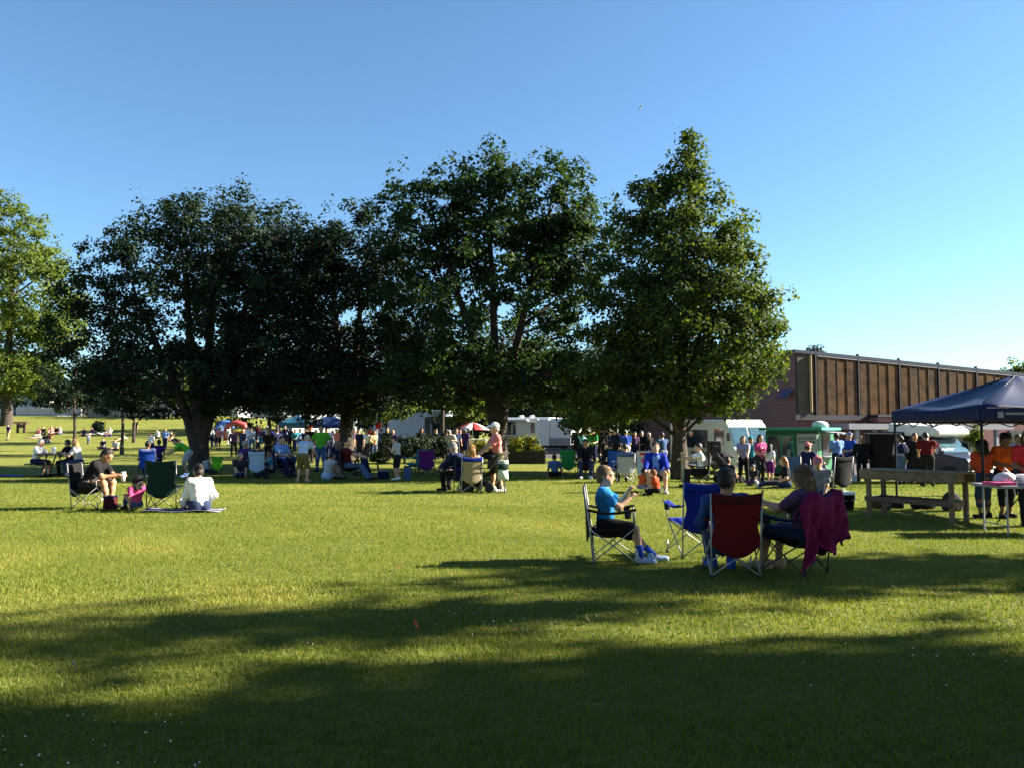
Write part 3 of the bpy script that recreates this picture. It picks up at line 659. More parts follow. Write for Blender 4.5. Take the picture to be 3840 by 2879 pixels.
def car(label, px, D, rz, m):
    x, y, z = atp(px, D); root = empty('parked_car', (x, y, z), rz); tag(root, label, 'car', 'cars parked along the far street')
    MB().prism([(-2.1, .35), (2.1, .35), (2.15, .75), (1.1, .9), (.55, 1.38), (-1.1, 1.42), (-1.8, .95), (-2.15, .85)], -.85, .85).build('body', m, root, bevel=.06)
    for s in (-1, 1):
        MB().box((s * .855, -.25, 1.15), (.02, 1.5, .32)).build('side_window', M_GLASS, root)
        MB().box((s * .6, 2.13, .65), (.3, .05, .14)).build('headlight', M_LAMP, root)
        for yy in (-1.3, 1.3): wheel(root, s * .8, yy, .32, .2)
car('silver car parked at the top of the far lawn', 640, 106, 85, mat('silver_paint', (.4, .42, .46), .3, .1, 2, metal=.5))
car('dark car parked beside the silver one', 590, 109, 88, mat('dark_paint', (.03, .035, .05), .3, .1, 2))

# ------------------------------------------------------------------ canopies, signs, street furniture
def canopy(label, X, Y, w, d, ze, zp, val, m, rz=0, logo=False, bars=True, mleg=None):
    z = gzf(X, Y); root = empty('canopy', (X, Y, z), rz); tag(root, label, 'canopy')
    c = [(-w / 2, -d / 2), (w / 2, -d / 2), (w / 2, d / 2), (-w / 2, d / 2)]
    top = MB(); rg = .12
    pk = [(-rg, -rg, zp), (rg, -rg, zp), (rg, rg, zp), (-rg, rg, zp)]
    for i in range(4):
        j = (i + 1) % 4; n = 10; m_ = 8
        def fn(u, v, i=i, j=j):
            a = Vector((*c[i], ze)).lerp(Vector((*c[j], ze)), u); b = Vector(pk[i]).lerp(Vector(pk[j]), u); p = a.lerp(b, v)
            p.z -= .10 * math.sin(math.pi * v) * math.sin(math.pi * u) + .035 * math.sin(math.pi * u) * (1 - v) - .012 * math.sin(9 * u + 5 * v); return p
        top.grid(fn, n, m_)
    top.add(pk, [(0, 1, 2, 3)])
    t = top.build('roof', m, root, True, solid=.006)
    for i in range(4):
        j = (i + 1) % 4; a = Vector((*c[i], ze)); b = Vector((*c[j], ze)); nn = Vector((b.y - a.y, a.x - b.x, 0)).normalized()
        def fv(u, v, a=a, b=b, nn=nn):
            p = a.lerp(b, u) + nn * (.012 + .012 * math.sin(u * 23) * v); p.z += -val * v - .035 * math.sin(math.pi * u) * (1 - v); return p
        MB().grid(fv, 24, 4).build('valance', m, root, True, solid=.006)
    ml = mleg or M_GPAINT
    for x_, y_ in c:
        k = .98; MB().tube([(x_ * k, y_ * k, 0), (x_ * k, y_ * k, ze - .02)], .022, 8).build('leg', ml, root)
    if bars:
        for i in range(4):
            j = (i + 1) % 4; a = Vector((*c[i], ze - .06)) * 1; b = Vector((*c[j], ze - .06)); n = 4
            a = Vector((a.x * .98, a.y * .98, a.z)); b = Vector((b.x * .98, b.y * .98, b.z)); mb = MB()
            for k in range(n):
                p, q_ = a.lerp(b, k / n), a.lerp(b, (k + 1) / n); lo = Vector((0, 0, -.26))
                mb.tube([p, q_ + lo], .012, 6); mb.tube([p + lo, q_], .012, 6)
            mb.build('truss', ml, root)
        for x_, y_ in c: MB().tube([(x_ * .98, y_ * .98, ze - .3), (0, 0, zp - .35), (0, 0, zp - .02)], .014, 6).build('roof_strut', ml, root)
    if logo:
        MB().box((-w / 2 + .32, -d / 2 - .042, ze - .13), (.1, .006, .1)).build('logo', M_FASCIA, root); MB().box((-w / 2 + .62, -d / 2 - .042, ze - .11), (.42, .006, .035)).build('logo_text', M_FASCIA, root)
    return root
canopy('large navy blue pop-up canopy over the orange-shirted girls', 9.62, 14.95, 3.3, 3.1, 1.98, 2.58, .24, mat('canopy_blue', (.006, .014, .06), .5, .12, 3, spec=.25), 0, True, mleg=M_BPAINT)
canopy('blue market canopy behind the man in the lime shirt', *atp(1238, 66)[:2], 3.0, 3.0, 2.0, 2.75, .35, mat('canopy_midblue', (.025, .055, .17), .6), 5)
canopy('teal market canopy left of the white van in the crowd', *atp(1118, 72)[:2], 2.6, 2.6, 1.9, 2.5, .5, mat('canopy_teal', (.01, .07, .12), .6), -8)
canopy('white market canopy above the crowd near the play arch', *atp(1010, 84)[:2], 3.0, 3.0, 2.2, 2.9, .3, mat('canopy_white', (.28, .3, .34), .6), 12)

def play_arch():
    x, y, z = atp(888, 74); root = empty('inflatable_arch', (x, y, z), 8); tag(root, 'red inflatable play arch with round windows beside the crowd', 'inflatable')
    Rm = mat('inflatable_red', (.34, .05, .05), .45, .1, 3)
    MB().tube([(-.85, 0, -.05), (-.9, 0, .8), (-.7, 0, 1.45), (0, 0, 1.65), (.7, 0, 1.45), (.9, 0, .8), (.85, 0, -.05)], [.3, .3, .28, .26, .28, .3, .3], 12).build('arch', Rm, root, True)
    MB().tube([(-.75, 0, .95), (.75, 0, .95)], .2, 10).build('crossbar', mat('inflatable_yellow', (.6, .45, .12), .5), root, True)
    for s in (-1, 1): MB().lathe((0, 0, 0), [(.06, -.33), (.16, -.3), (.16, .3), (.06, .33)], 12).build('round_window', mat('inflatable_dark', (.16, .01, .01), .5), root, True, loc=(s * .9, 0, 1.05)).rotation_euler = (R(90), 0, 0)
    MB().tube([(-.5, -.1, .45), (0, .1, .62), (.5, -.1, .45)], .16, 8).build('tunnel', mat('inflatable_maroon', (.2, .015, .02), .5), root, True)
play_arch()
def blue_panel():
    x, y, z = atp(845, 76); root = empty('inflatable_wall', (x, y, z), 20); tag(root, 'rounded blue inflatable wall left of the red arch', 'inflatable')
    def fn(u, v):
        a = math.pi * (v - .0); return (-.75 + 1.5 * u, .25 * math.cos(a) * math.sin(math.pi * u) ** .4, .02 + 1.65 * math.sin(a * .5 + .05) ** .6 * (.82 + .18 * math.sin(math.pi * u)))
    MB().tube([(-.7, 0, 0), (-.7, 0, 1.1), (-.3, 0, 1.6), (.3, 0, 1.65), (.7, 0, 1.2), (.7, 0, 0)], .17, 10).build('frame', mat('inflatable_blue', (.04, .12, .45), .45), root, True)
    MB().box((0, 0, .75), (1.3, .14, 1.45)).build('panel', mat('inflatable_paleblue', (.2, .32, .6), .5), root, bevel=.05)
blue_panel()
def umbrella():
    x, y, z = atp(1773, 46); root = empty('cart_umbrella', (x, y, z)); tag(root, 'red and white striped umbrella over a vendor cart', 'umbrella')
    n = 8; rw = [mat('umb_red', (.5, .03, .03), .6), mat('umb_white', (.7, .7, .7), .6)]
    for k in range(n):
        a0, a1 = 2 * math.pi * k / n, 2 * math.pi * (k + 1) / n
        def fn(u, v, a0=a0, a1=a1):
            a = a0 + (a1 - a0) * u; r_ = 1.0 * v * (1 - .04 * math.sin(math.pi * u)); return (r_ * math.cos(a), r_ * math.sin(a), 2.05 - .42 * v ** 1.5)
        MB().grid(fn, 3, 5).build('canopy_panel', rw[k % 2], root, True, solid=.006)
    MB().tube([(0, 0, 0), (0, 0, 2.12)], .02, 8).build('pole', M_CHROME, root)
umbrella()
def cart():
    x, y, z = atp(1790, 46.3); root = empty('vendor_cart', (x, y, z), 0); tag(root, 'small blue and white vendor cart under the striped umbrella', 'cart')
    MB().box((0, 0, .75), (1.1, .7, .7)).build('box', M_WPAINT, root, bevel=.03); MB().box((.1, -.36, .8), (.5, .03, .45)).build('panel', fabric('cobalt'), root)
    for s in (-.4, .4):
        t = wheel(root, s, -.3, .25, .08); t.rotation_euler = (R(90), 0, 0)
    MB().tube([(-.55, 0, 1.0), (-.85, 0, 1.0)], .02, 6).build('handle', M_CHROME, root)
cart()
def sign_post():
    x, y, z = atp(1413, 44); root = empty('sign_post', (x, y, z)); tag(root, 'pale thin sign post with a small red plate by the middle tree', 'sign')
    MB().tube([(0, 0, 0), (0, 0, 2.9)], .05, 8).build('post', M_FASCIA, root); MB().box((.1, -.07, 1.85), (.3, .03, .34)).build('plate', fabric('red'), root)
sign_post()
def kiosk():
    x, y, z = atp(82, 84); root = empty('park_kiosk', (x, y, z), 12); tag(root, 'low brown wooden park kiosk with a small roof on the far left lawn', 'kiosk')
    Bm = mat('kiosk_brown', (.06, .03, .02), .8)
    for s in (-.32, .32): MB().box((s, 0, .5), (.2, .25, 1.0)).build('post', Bm, root)
    MB().box((0, -.02, .75), (.55, .12, .4)).build('board', mat('kiosk_board', (.11, .07, .06), .7), root)
    MB().prism([(-.45, 1.0), (.45, 1.0), (.3, 1.22), (-.3, 1.22)], -.6, .6).build('roof', Bm, root)
kiosk()
def planter():
    x, y, z = atp(1968, 38.6); root = empty('planter_box', (x, y, z), -4); tag(root, 'long black planter box in front of the white trailer', 'planter')
    P_ = mat('planter_black', (.02, .018, .024), .6)
    for s in (-1, 1): MB().box((0, s * .45, .33), (2.0, .06, .66)).build('long_board', P_, root); MB().box((s * .98, 0, .33), (.05, .84, .66)).build('short_board', P_, root)
    MB().box((0, 0, .56), (1.88, .82, .1)).build('soil', mat('soil', (.03, .02, .015), .95), root)
    MB().box((0, -.49, .63), (2.04, .05, .07)).build('rim', mat('planter_rim', (.05, .045, .05), .5), root)
planter()
def speaker(px, D):
    x, y, z = atp(px, D); root = empty('loudspeaker', (x, y, z), 190); tag(root, 'tall black loudspeaker box in front of the white step van', 'loudspeaker')
    MB().box((0, 0, 1.12), (.42, .4, .75)).build('cabinet', M_BPAINT, root, bevel=.03); MB().box((0, .21, 1.1), (.36, .02, .62)).build('grille', mat('speaker_grille', (.03, .03, .035), .8), root)
    MB().box((0, .225, 1.3), (.18, .02, .03)).build('badge', M_FASCIA, root)
    MB().tube([(0, 0, .05), (0, 0, .76)], .03, 8).build('pole', M_BPAINT, root)
    for k in range(3):
        a = k * 2.09; MB().tube([(0, 0, .45), (.38 * math.cos(a), .38 * math.sin(a), .0)], .014, 6).build('leg', M_BPAINT, root)
speaker(2675, 30.5)
def post(px, D, hh, label, m):
    x, y, z = atp(px, D); root = empty('wooden_post', (x, y, z)); tag(root, label, 'post')
    MB().box((0, 0, hh / 2), (.14, .14, hh)).build('shaft', m, root, bevel=.01); MB().box((0, 0, hh + .02), (.17, .17, .05)).build('cap', m, root)
post(2560, 27, .95, 'short pale wooden post beside the seated man in the white shirt', mat('post_pale', (.42, .36, .22), .8))

# ------------------------------------------------------------------ wooden stand, tables, boxes near the canopy
M_WOOD = mat('raw_lumber', (.17, .115, .06), 0.8, 0.3, 7, bump=.3, bscale=30)
M_WOOD2 = mat('raw_lumber_dark', (.12, .075, .045), 0.8, 0.3, 7, bump=.3, bscale=30)
def wood_stand():
    a = Vector((*atp(3250, 14.6)[:2], 0)); b = Vector((*atp(3557, 13.4)[:2], 0)); d = b - a; L_ = d.length
    root = empty('wooden_stand', a, math.degrees(math.atan2(d.y, d.x))); tag(root, 'raw lumber stand with four posts, long top rails and a lower shelf rail', 'stand')
    w = .5; h0 = .86
    for i, xx in enumerate((0.0, L_)):
        for yy in (0, w): MB().box((xx, yy, h0 / 2 - .03), (.072, .072, h0 - .06)).build('post', M_WOOD if yy == 0 else M_WOOD2, root, bevel=.006)
        MB().box((xx, w / 2, .34), (.04, w - .09, .09)).build('cross_rail', M_WOOD, root)
        MB().box((xx, w / 2, .77), (.04, w - .09, .14)).build('cross_rail', M_WOOD, root)
    for yy in (-.065, w + .065):
        MB().box((L_ / 2, yy, .78), (L_ + .28, .04, .15)).build('top_rail', M_WOOD, root, bevel=.006)
        MB().box((L_ / 2, yy * .8, .35), (L_ + .1, .038, .09)).build('shelf_rail', M_WOOD2, root, bevel=.006)
    for k in range(4): MB().box((L_ / 2, -.0 + .17 * k, .875), (L_ + .28, .15, .03)).build('deck_board', M_WOOD, root, bevel=.004)
    return root
wood_stand()
def fold_table():
    x, y, z = 8.3, 12.3, gzf(8.1, 12.3); root = empty('folding_table', (x, y, z), 0); tag(root, 'white folding table with pink and red boxes at the right edge', 'table')
    MB().box((0, 0, .74), (1.9, .75, .045)).build('top', mat('table_white', (.26, .26, .3), .5), root, bevel=.015)
    for s in (-.8, .8):
        for t in (-.3, .3): MB().tube([(s, t, .72), (s, t, 0)], .014, 6).build('leg', M_GPAINT, root)
        MB().tube([(s, -.3, .15), (s, .3, .15)], .01, 6).build('crossbar', M_GPAINT, root)
        MB().tube([(s, 0, .15), (s * .35, 0, .71)], .01, 6).build('brace', M_BPAINT, root)
    return root
fold_table()
def small_box(name, label, loc, size, m, cat, rz=0, lid=None, group=None, lidname='lid'):
    root = empty(name, loc, rz); tag(root, label, cat, group)
    MB().box((0, 0, size[2] / 2), size).build('body', m, root, bevel=min(size) * .08)
    if lid: MB().box((0, 0, size[2] + .012), (size[0] * 1.04, size[1] * 1.04, .03)).build(lidname, lid, root, bevel=.006)
    return root
tz = gzf(8.1, 12.3) + .764
small_box('carton', 'white carton with a red square on the folding table', (8.0, 12.15, tz), (.36, .26, .16), M_WPAINT, 'box')
small_box('carton', 'small red carton leaning before the white one on the folding table', (7.93, 11.98, tz), (.12, .05, .12), fabric('red'), 'box')
small_box('carton', 'long pink tray at the left end of the folding table', (7.45, 12.1, tz), (.34, .3, .05), fabric('pink'), 'tray', 8)
def bag_blob(name, label, loc, r, m, cat, seed, sq=(1, 1, 1)):
    rng = np.random.default_rng(seed); mb = MB(); ph = rng.uniform(0, 6, 6)
    def fn(u, v):
        a = 2 * math.pi * u; t = math.pi * v
        k = 1 + .12 * math.sin(3 * a + ph[0]) * math.sin(t) + .1 * math.sin(5 * a + ph[1] + 3 * t) * math.sin(t)
        return (r * sq[0] * k * math.sin(t) * math.cos(a), r * sq[1] * k * math.sin(t) * math.sin(a), max(-.6 * r, -r * math.cos(t)) * sq[2] + r * .6 * sq[2])
    mb.grid(fn, 18, 12); o = mb.build(name, m, None, True, loc=loc); tag(o, label, cat); return o
o = bag_blob('plastic_bag', 'crumpled pinkish plastic bag on the folding table', (7.62, 12.2, tz), .15, mat('bag_pinkwhite', (.62, .5, .55), .5), 'bag', 3, (1.1, .8, .8))
MB().tube([(-.05, 0, .17), (0, .02, .25), (.06, 0, .18)], .012, 6).build('handle', mat('bag_pinkwhite', (0, 0, 0)), o)
gg = lambda x, y: (x, y, gzf(x, y))
small_box('storage_box', 'black storage box on the grass under the left end of the wooden stand', gg(*atp(3318, 16.2)[:2]), (.5, .36, .22), M_BPAINT, 'box', 6, M_GPAINT)
def bottle(label, loc, m):
    o = MB().lathe((0, 0, 0), [(.03, 0), (.035, .02), (.035, .17), (.014, .21), (.014, .25)], 12).build('bottle', m, None, True, loc=loc); tag(o, label, 'bottle')
    MB().lathe((0, 0, .25), [(.017, 0), (.017, .03)], 10).build('cap', M_WPAINT, o)
bottle('dark bottle with a white cap standing by the black storage box', gg(*atp(3322, 15.8)[:2]), mat('bottle_dark', (.02, .04, .05), .2))
o = bag_blob('duffel_bag', 'flat black bag lying on the grass below the wooden stand', gg(*atp(3448, 16.0)[:2]), .17, fabric('black'), 'bag', 7, (1.3, .8, .6)); MB().tube([(-.14, 0, .14), (0, 0, .24), (.14, 0, .14)], .012, 6).build('handle', M_BPAINT, o)
o = bag_blob('backpack', 'dark round backpack behind the right posts of the wooden stand', gg(*atp(3556, 15.6)[:2]), .2, fabric('charcoal'), 'bag', 8, (.95, .8, 1.2)); MB().tube([(-.06, -.14, .3), (-.1, -.2, .18), (-.06, -.14, .05)], .015, 6).build('strap', M_BPAINT, o)
def bucket():
    x, y, z = atp(3166, 15.9); o = MB().lathe((0, 0, 0), [(.13, 0), (.16, .3), (.165, .31)], 18).build('bucket', M_BPAINT, None, True, loc=(x, y, z)); tag(o, 'black bucket with a white lid behind the magenta blanket', 'bucket')
    MB().lathe((0, 0, .31), [(.17, 0), (.172, .035), (.15, .05)], 18).build('lid', M_WPAINT, o, True); MB().tube([(-.165, 0, .28), (-.12, -.14, .2), (.12, -.14, .2), (.165, 0, .28)], .006, 5).build('handle', M_CHROME, o)
bucket()
small_box('paper_bag', 'upright white paper bag on the grass by the men in blue', gg(*atp(3190, 28.3)[:2]), (.26, .18, .24), M_WPAINT, 'bag', 10)
def picnic_table():
    x, y, z = atp(222, 27.3); root = empty('picnic_table', (x, y, z), 4); tag(root, 'dark green picnic table between the white-haired and the blonde person', 'table')
    G = mat('picnic_green', (.012, .045, .04), .5)
    for k in range(4): MB().box((0, -.3 + .2 * k, .76), (1.15, .18, .04)).build('top_board', G, root)
    for s in (-1, 1):
        MB().box((s * .72, 0, .44), (.24, 1.0, .04)).build('seat_board', G, root)
        MB().tube([(s * .2, -.3, .74), (s * .42, -.3, .02)], .025, 6).build('leg', G, root); MB().tube([(s * .2, .3, .74), (s * .42, .3, .02)], .025, 6).build('leg', G, root)
    MB().tube([(-.72, 0, .41), (.72, 0, .41)], .025, 6).build('brace', G, root)
picnic_table()
_x, _y, _z = atp(222, 27.3)
def cup(label, loc, r=.045, h_=.13, m=None, lid=True):
    o = MB().lathe((0, 0, 0), [(r * .72, 0), (r, h_)], 12).build('paper_cup', m or M_WPAINT, None, True, loc=loc); tag(o, label, 'cup')
    if lid: MB().lathe((0, 0, h_), [(r * 1.06, 0), (r * .9, .015), (r * .3, .018)], 12).build('lid', M_WPAINT, o)
    return o
cup('white paper cup on the left of the green picnic table', (_x - .35, _y - .1, _z + .78), .06, .12)
cup('tall white cup in the middle of the green picnic table', (_x - .02, _y - .2, _z + .78), .07, .22)

# ------------------------------------------------------------------ blankets
def blanket(name, label, px, D, w, d, rz, mats_, thick=.012, strips=6):
    x, y, z = atp(px, D); root = empty(name, (x, y, z + .03), rz); tag(root, label, 'blanket')
    c, s_ = math.cos(R(rz)), math.sin(R(rz))
    for k in range(strips):
        def fn(u, v, k=k):
            lx = -w / 2 + w * u; ly = -d / 2 + d * (k + v) / strips
            gx_, gy_ = x + lx * c - ly * s_, y + lx * s_ + ly * c
            return (lx, ly, gzf(gx_, gy_) - z + .015 * math.sin(7 * lx + 3 * ly) + .012 * math.sin(11 * ly))
        MB().grid(fn, 16, 2).build('stripe', mats_[k % len(mats_)], root, True, solid=thick)
    return root
blanket('picnic_blanket', 'striped white, grey and navy blanket under the left family', 700, 15.6, 1.45, .75, 4, [fabric('lilac'), fabric('navy'), fabric('white'), fabric('navy')], strips=8)
blanket('blue_blanket', 'flat blue blanket on the grass at the left picture edge', 15, 27.2, 1.5, .5, 0, [fabric('denim'), fabric('blue')], strips=3)
blanket('picnic_blanket', 'pale pink blanket on the far lawn under the pink-clad picnickers', 150, 77, 2.2, 1.2, 0, [fabric('salmon'), fabric('offwhite')], strips=3)
blanket('picnic_blanket', 'dark navy blanket under the black-haired woman on the grass', 2912, 22.4, 1.1, .6, 5, [fabric('ddenim')], strips=2)

# ------------------------------------------------------------------ bird
def bird():
    D = 120; x = (2410 - CX) / F_PX * D; z = CAMZ + (HZ - 385) / F_PX * D
    root = empty('bird', (x, D, z), 20); tag(root, 'tiny bird flying high in the clear sky', 'bird')
    Bm = mat('bird_grey', (.35, .36, .38), .7)
    MB().tube([(-.3, 0, 0), (-.1, 0, .03), (.15, 0, .05), (.3, 0, .06)], [.02, .07, .08, .03], 8).build('body', Bm, root, True)
    for s in (-1, 1):
        MB().grid(lambda u, v: (.1 - .18 * v - .12 * u, s * .75 * u, .05 + .32 * u ** .8), 5, 2).build('wing', Bm, root, True, solid=.02)
bird()

# ------------------------------------------------------------------ folding camp chairs
CHAIR_ME = {}
def chair_tubes():
    """shared tube meshes of the folding frame (local: sitter looks along +y)"""
    if CHAIR_ME: return CHAIR_ME
    L_ = []
    for s in (-1, 1):
        L_.append(('upright', [(s * .255, -.25, 0), (s * .262, -.29, .42), (s * .27, -.36, .92)], .0105))
        L_.append(('leg', [(s * .265, .27, 0), (s * .268, .265, .16)], .0105))
        L_.append(('arm_post', [(s * .27, .245, .42), (s * .285, .235, .645)], .009))
        L_.append(('crossbar', [(s * .262, -.255, .03), (s * .27, .25, .44)], .0085))
        L_.append(('crossbar', [(s * .278, .27, .03), (s * .272, -.29, .41)], .0085))
        L_.append(('crossbar', [(-s * .255, -.25 - .009 * s, .03), (s * .262, -.285 - .009 * s, .40)], .0085))
        L_.append(('crossbar', [(-s * .265, .27 + .009 * s, .03), (s * .27, .25 + .009 * s, .43)], .0085))
    CHAIR_ME['t'] = [(n, MB().tube(p, r, 6).mesh(n, None, True)) for n, p, r in L_]
    CHAIR_ME['foot'] = MB().lathe((0, 0, 0), [(.02, 0), (.022, .02), (.014, .035)], 8).mesh('foot', M_RUBBER)
    return CHAIR_ME
def chair(label, X, Y, rz, col, col2=None, tube=None, group='folding camp chairs', scale=1.0, back_w=1.0, arms=True, armcol=None, sag=.13):
    z = gzf(X, Y); root = empty('camp_chair', (X, Y, z), rz); tag(root, label, 'chair', group); root.scale = (scale,) * 3
    tb = tube or M_STEEL; cm = chair_tubes()
    for n, me in cm['t']:
        key = (n, me.name, tb.name)
        if key not in CHAIR_ME:
            m2 = me.copy(); m2.materials.clear(); m2.materials.append(tb); CHAIR_ME[key] = m2
        o = link(n, CHAIR_ME[key], root)
        if n in ('upright', 'leg'):
            s = -1 if me.vertices[0].co.x < 0 else 1
            link('foot', cm['foot'], o, (s * (.255 if n == 'upright' else .265), -.25 if n == 'upright' else .27, 0))
    f = fabric(col); f2 = fabric(col2 or col)
    MB().grid(lambda u, v: ((u - .5) * .53, -.28 + .54 * v, .40 + .035 * v - sag * math.sin(math.pi * u) ** .9 * math.sin(math.pi * (.12 + .88 * v)) ** .6), 10, 10).build('seat', f, root, True, solid=.008)
    def back(u, v):
        lowr = (1 - v) ** 4 * sag * 1.1 * math.sin(math.pi * u); zz = .37 + .56 * v - lowr; yy = -.285 - .075 * v; wd = .27 * back_w * (1 - .16 * math.sin(math.pi * min(1, v * 1.25)) ** 2 * (v < .8))
        return ((u - .5) * 2 * wd, yy - .05 * math.sin(math.pi * u) * (1 - .7 * v), zz - .03 * math.sin(math.pi * u) * v ** 3)
    b = MB().grid(back, 12, 14).build('backrest', f, root, True, solid=.008)
    MB().grid(lambda u, v: tuple(np.array(back(u, .8 + .2 * v)) + np.array([0, -.007, 0])), 12, 3).build('top_band', f2, b, True, solid=.006)
    if arms:
        for s in (-1, 1):
            def arm(u, v, s=s): return (s * (.245 + .085 * v), -.325 + .58 * u, .655 - .045 * math.sin(math.pi * u) - .02 * math.sin(math.pi * v) + .01 * u)
            a = MB().grid(arm, 8, 3).build('armrest', fabric(armcol) if armcol else f2, root, True, solid=.012)
            MB().lathe((s * .3, .16, .55), [(.036, 0), (.042, .085)], 12).build('cup_holder', mat('mesh_dark', (.015, .015, .018), .8), a)
    return root

# ------------------------------------------------------------------ people: bodies and clothes grown from smooth distance fields
def nets(F, o, h):
    """surface nets: quads of the zero level of F"""
    S = F < 0
    c = np.zeros(tuple(n - 1 for n in F.shape), np.int8)
    for a in (0, 1):
        for b in (0, 1):
            for d in (0, 1):
                c += S[a:F.shape[0] - 1 + a, b:F.shape[1] - 1 + b, d:F.shape[2] - 1 + d]
    act = (c > 0) & (c < 8)
    I, J, K = np.nonzero(act); n = len(I)
    if n == 0: return None
    idx = np.full(act.shape, -1, np.int32); idx[I, J, K] = np.arange(n)
    acc = np.zeros((n, 3)); cnt = np.zeros(n)
    cor = [(a, b, d) for a in (0, 1) for b in (0, 1) for d in (0, 1)]
    for p in cor:
        for ax in range(3):
            if p[ax]: continue
            q = list(p); q[ax] = 1
            fa = F[I + p[0], J + p[1], K + p[2]]; fb = F[I + q[0], J + q[1], K + q[2]]
            m = (fa < 0) != (fb < 0)
            t = np.where(m, fa / np.where(m, fa - fb, 1), 0)
            for k in range(3): acc[:, k] += m * (p[k] + (t if k == ax else 0))
            cnt += m
    V = np.array(o) + h * (np.stack([I, J, K], 1) + acc / cnt[:, None])
    Q = []
    for ax in range(3):
        sl0 = [slice(None)] * 3; sl1 = [slice(None)] * 3
        sl0[ax] = slice(0, -1); sl1[ax] = slice(1, None)
        a, b = S[tuple(sl0)], S[tuple(sl1)]
        i, j, k = np.nonzero(a != b); g = [i, j, k]; fl = a[i, j, k]
        u, v = (ax + 1) % 3, (ax + 2) % 3
        lim = act.shape
        ok = (g[u] >= 1) & (g[v] >= 1) & (g[u] < lim[u]) & (g[v] < lim[v]) & (g[ax] < lim[ax])
        g = [x[ok] for x in g]; fl = fl[ok]
        def cell(du, dv):
            w = [x.copy() for x in g]; w[u] += du; w[v] += dv; return idx[w[0], w[1], w[2]]
        q = np.stack([cell(-1, -1), cell(0, -1), cell(0, 0), cell(-1, 0)], 1)
        q[~fl] = q[~fl][:, ::-1]; Q.append(q)
    return V, np.concatenate(Q)

class Cone:
    def __init__(s, a, b, ra, rb, sq=None): s.a = np.array(a, float); s.b = np.array(b, float); s.ra = ra; s.rb = rb
    def box(s): r = max(s.ra, s.rb); return np.minimum(s.a, s.b) - r, np.maximum(s.a, s.b) + r
    def d(s, X, Y, Z, off):
        ab = s.b - s.a; L2 = ab @ ab + 1e-9
        t = np.clip(((X - s.a[0]) * ab[0] + (Y - s.a[1]) * ab[1] + (Z - s.a[2]) * ab[2]) / L2, 0, 1)
        return np.sqrt((X - s.a[0] - t * ab[0]) ** 2 + (Y - s.a[1] - t * ab[1]) ** 2 + (Z - s.a[2] - t * ab[2]) ** 2) - (s.ra + (s.rb - s.ra) * t) - off
class Ell:
    def __init__(s, c, r, M=None): s.c = np.array(c, float); s.r = np.array(r, float); s.M = np.eye(3) if M is None else M
    def box(s): m = s.r.max(); return s.c - m, s.c + m
    def d(s, X, Y, Z, off):
        p = [X - s.c[0], Y - s.c[1], Z - s.c[2]]; r = s.r + off
        q = [(p[0] * s.M[0, k] + p[1] * s.M[1, k] + p[2] * s.M[2, k]) for k in range(3)]
        k0 = np.sqrt(sum((q[k] / r[k]) ** 2 for k in range(3))); k1 = np.sqrt(sum((q[k] / r[k] ** 2) ** 2 for k in range(3))) + 1e-9
        return k0 * (k0 - 1) / k1
def field_mesh(prims, h, k, off=0.0, cuts=(), wr=0.0, seed=0):
    lo = np.min([p.box()[0] for p in prims], 0) - off - 2.5 * h; hi = np.max([p.box()[1] for p in prims], 0) + off + 2.5 * h
    n = np.ceil((hi - lo) / h).astype(int) + 1
    F = np.full(n, .3, np.float64); ax = [lo[i] + h * np.arange(n[i]) for i in range(3)]
    for p in prims:
        b0, b1 = p.box(); pad = off + k + 2 * h
        s = [slice(max(0, int((b0[i] - pad - lo[i]) / h)), min(n[i], int((b1[i] + pad - lo[i]) / h) + 2)) for i in range(3)]
        X = ax[0][s[0]][:, None, None]; Y = ax[1][s[1]][None, :, None]; Z = ax[2][s[2]][None, None, :]
        d = p.d(X, Y, Z, off); f = F[tuple(s)]
        t = np.clip(.5 + .5 * (d - f) / k, 0, 1); F[tuple(s)] = d * (1 - t) + f * t - k * t * (1 - t)
    X = ax[0][:, None, None]; Y = ax[1][None, :, None]; Z = ax[2][None, None, :]
    if wr:
        ph = np.random.default_rng(seed).uniform(0, 6, 4)
        F += wr * (np.sin(28 * Z + 17 * X + ph[0]) * np.sin(21 * Y + ph[1]) + .6 * np.sin(47 * X + 31 * Z + ph[2]) * np.sin(39 * Y + 19 * Z + ph[3]))
    for c, nn in cuts:
        nn = np.array(nn, float); nn /= np.linalg.norm(nn); c = np.array(c, float)
        F = np.maximum(F, (X - c[0]) * nn[0] + (Y - c[1]) * nn[1] + (Z - c[2]) * nn[2])
    return nets(F, lo, h)
def ik(S, T, l1, l2, pole):
    S = np.array(S, float); T = np.array(T, float); d = T - S; L_ = np.linalg.norm(d); m = (l1 + l2) * .995
    if L_ > m: T = S + d / L_ * m; d = T - S; L_ = m
    if L_ < abs(l1 - l2) + .02: L_ = abs(l1 - l2) + .02
    u = d / (np.linalg.norm(d) + 1e-9); x = (l1 * l1 - l2 * l2 + L_ * L_) / (2 * L_); y = math.sqrt(max(0, l1 * l1 - x * x))
    p = np.array(pole, float); p = p - u * (p @ u); p /= np.linalg.norm(p) + 1e-9
    return S + u * x + p * y, S + u * L_
def rotx(a): c, s = math.cos(a), math.sin(a); return np.array([[1, 0, 0], [0, c, -s], [0, s, c]])
def roty(a): c, s = math.cos(a), math.sin(a); return np.array([[c, 0, s], [0, 1, 0], [-s, 0, c]])
def rotz(a): c, s = math.cos(a), math.sin(a); return np.array([[c, -s, 0], [s, c, 0], [0, 0, 1]])
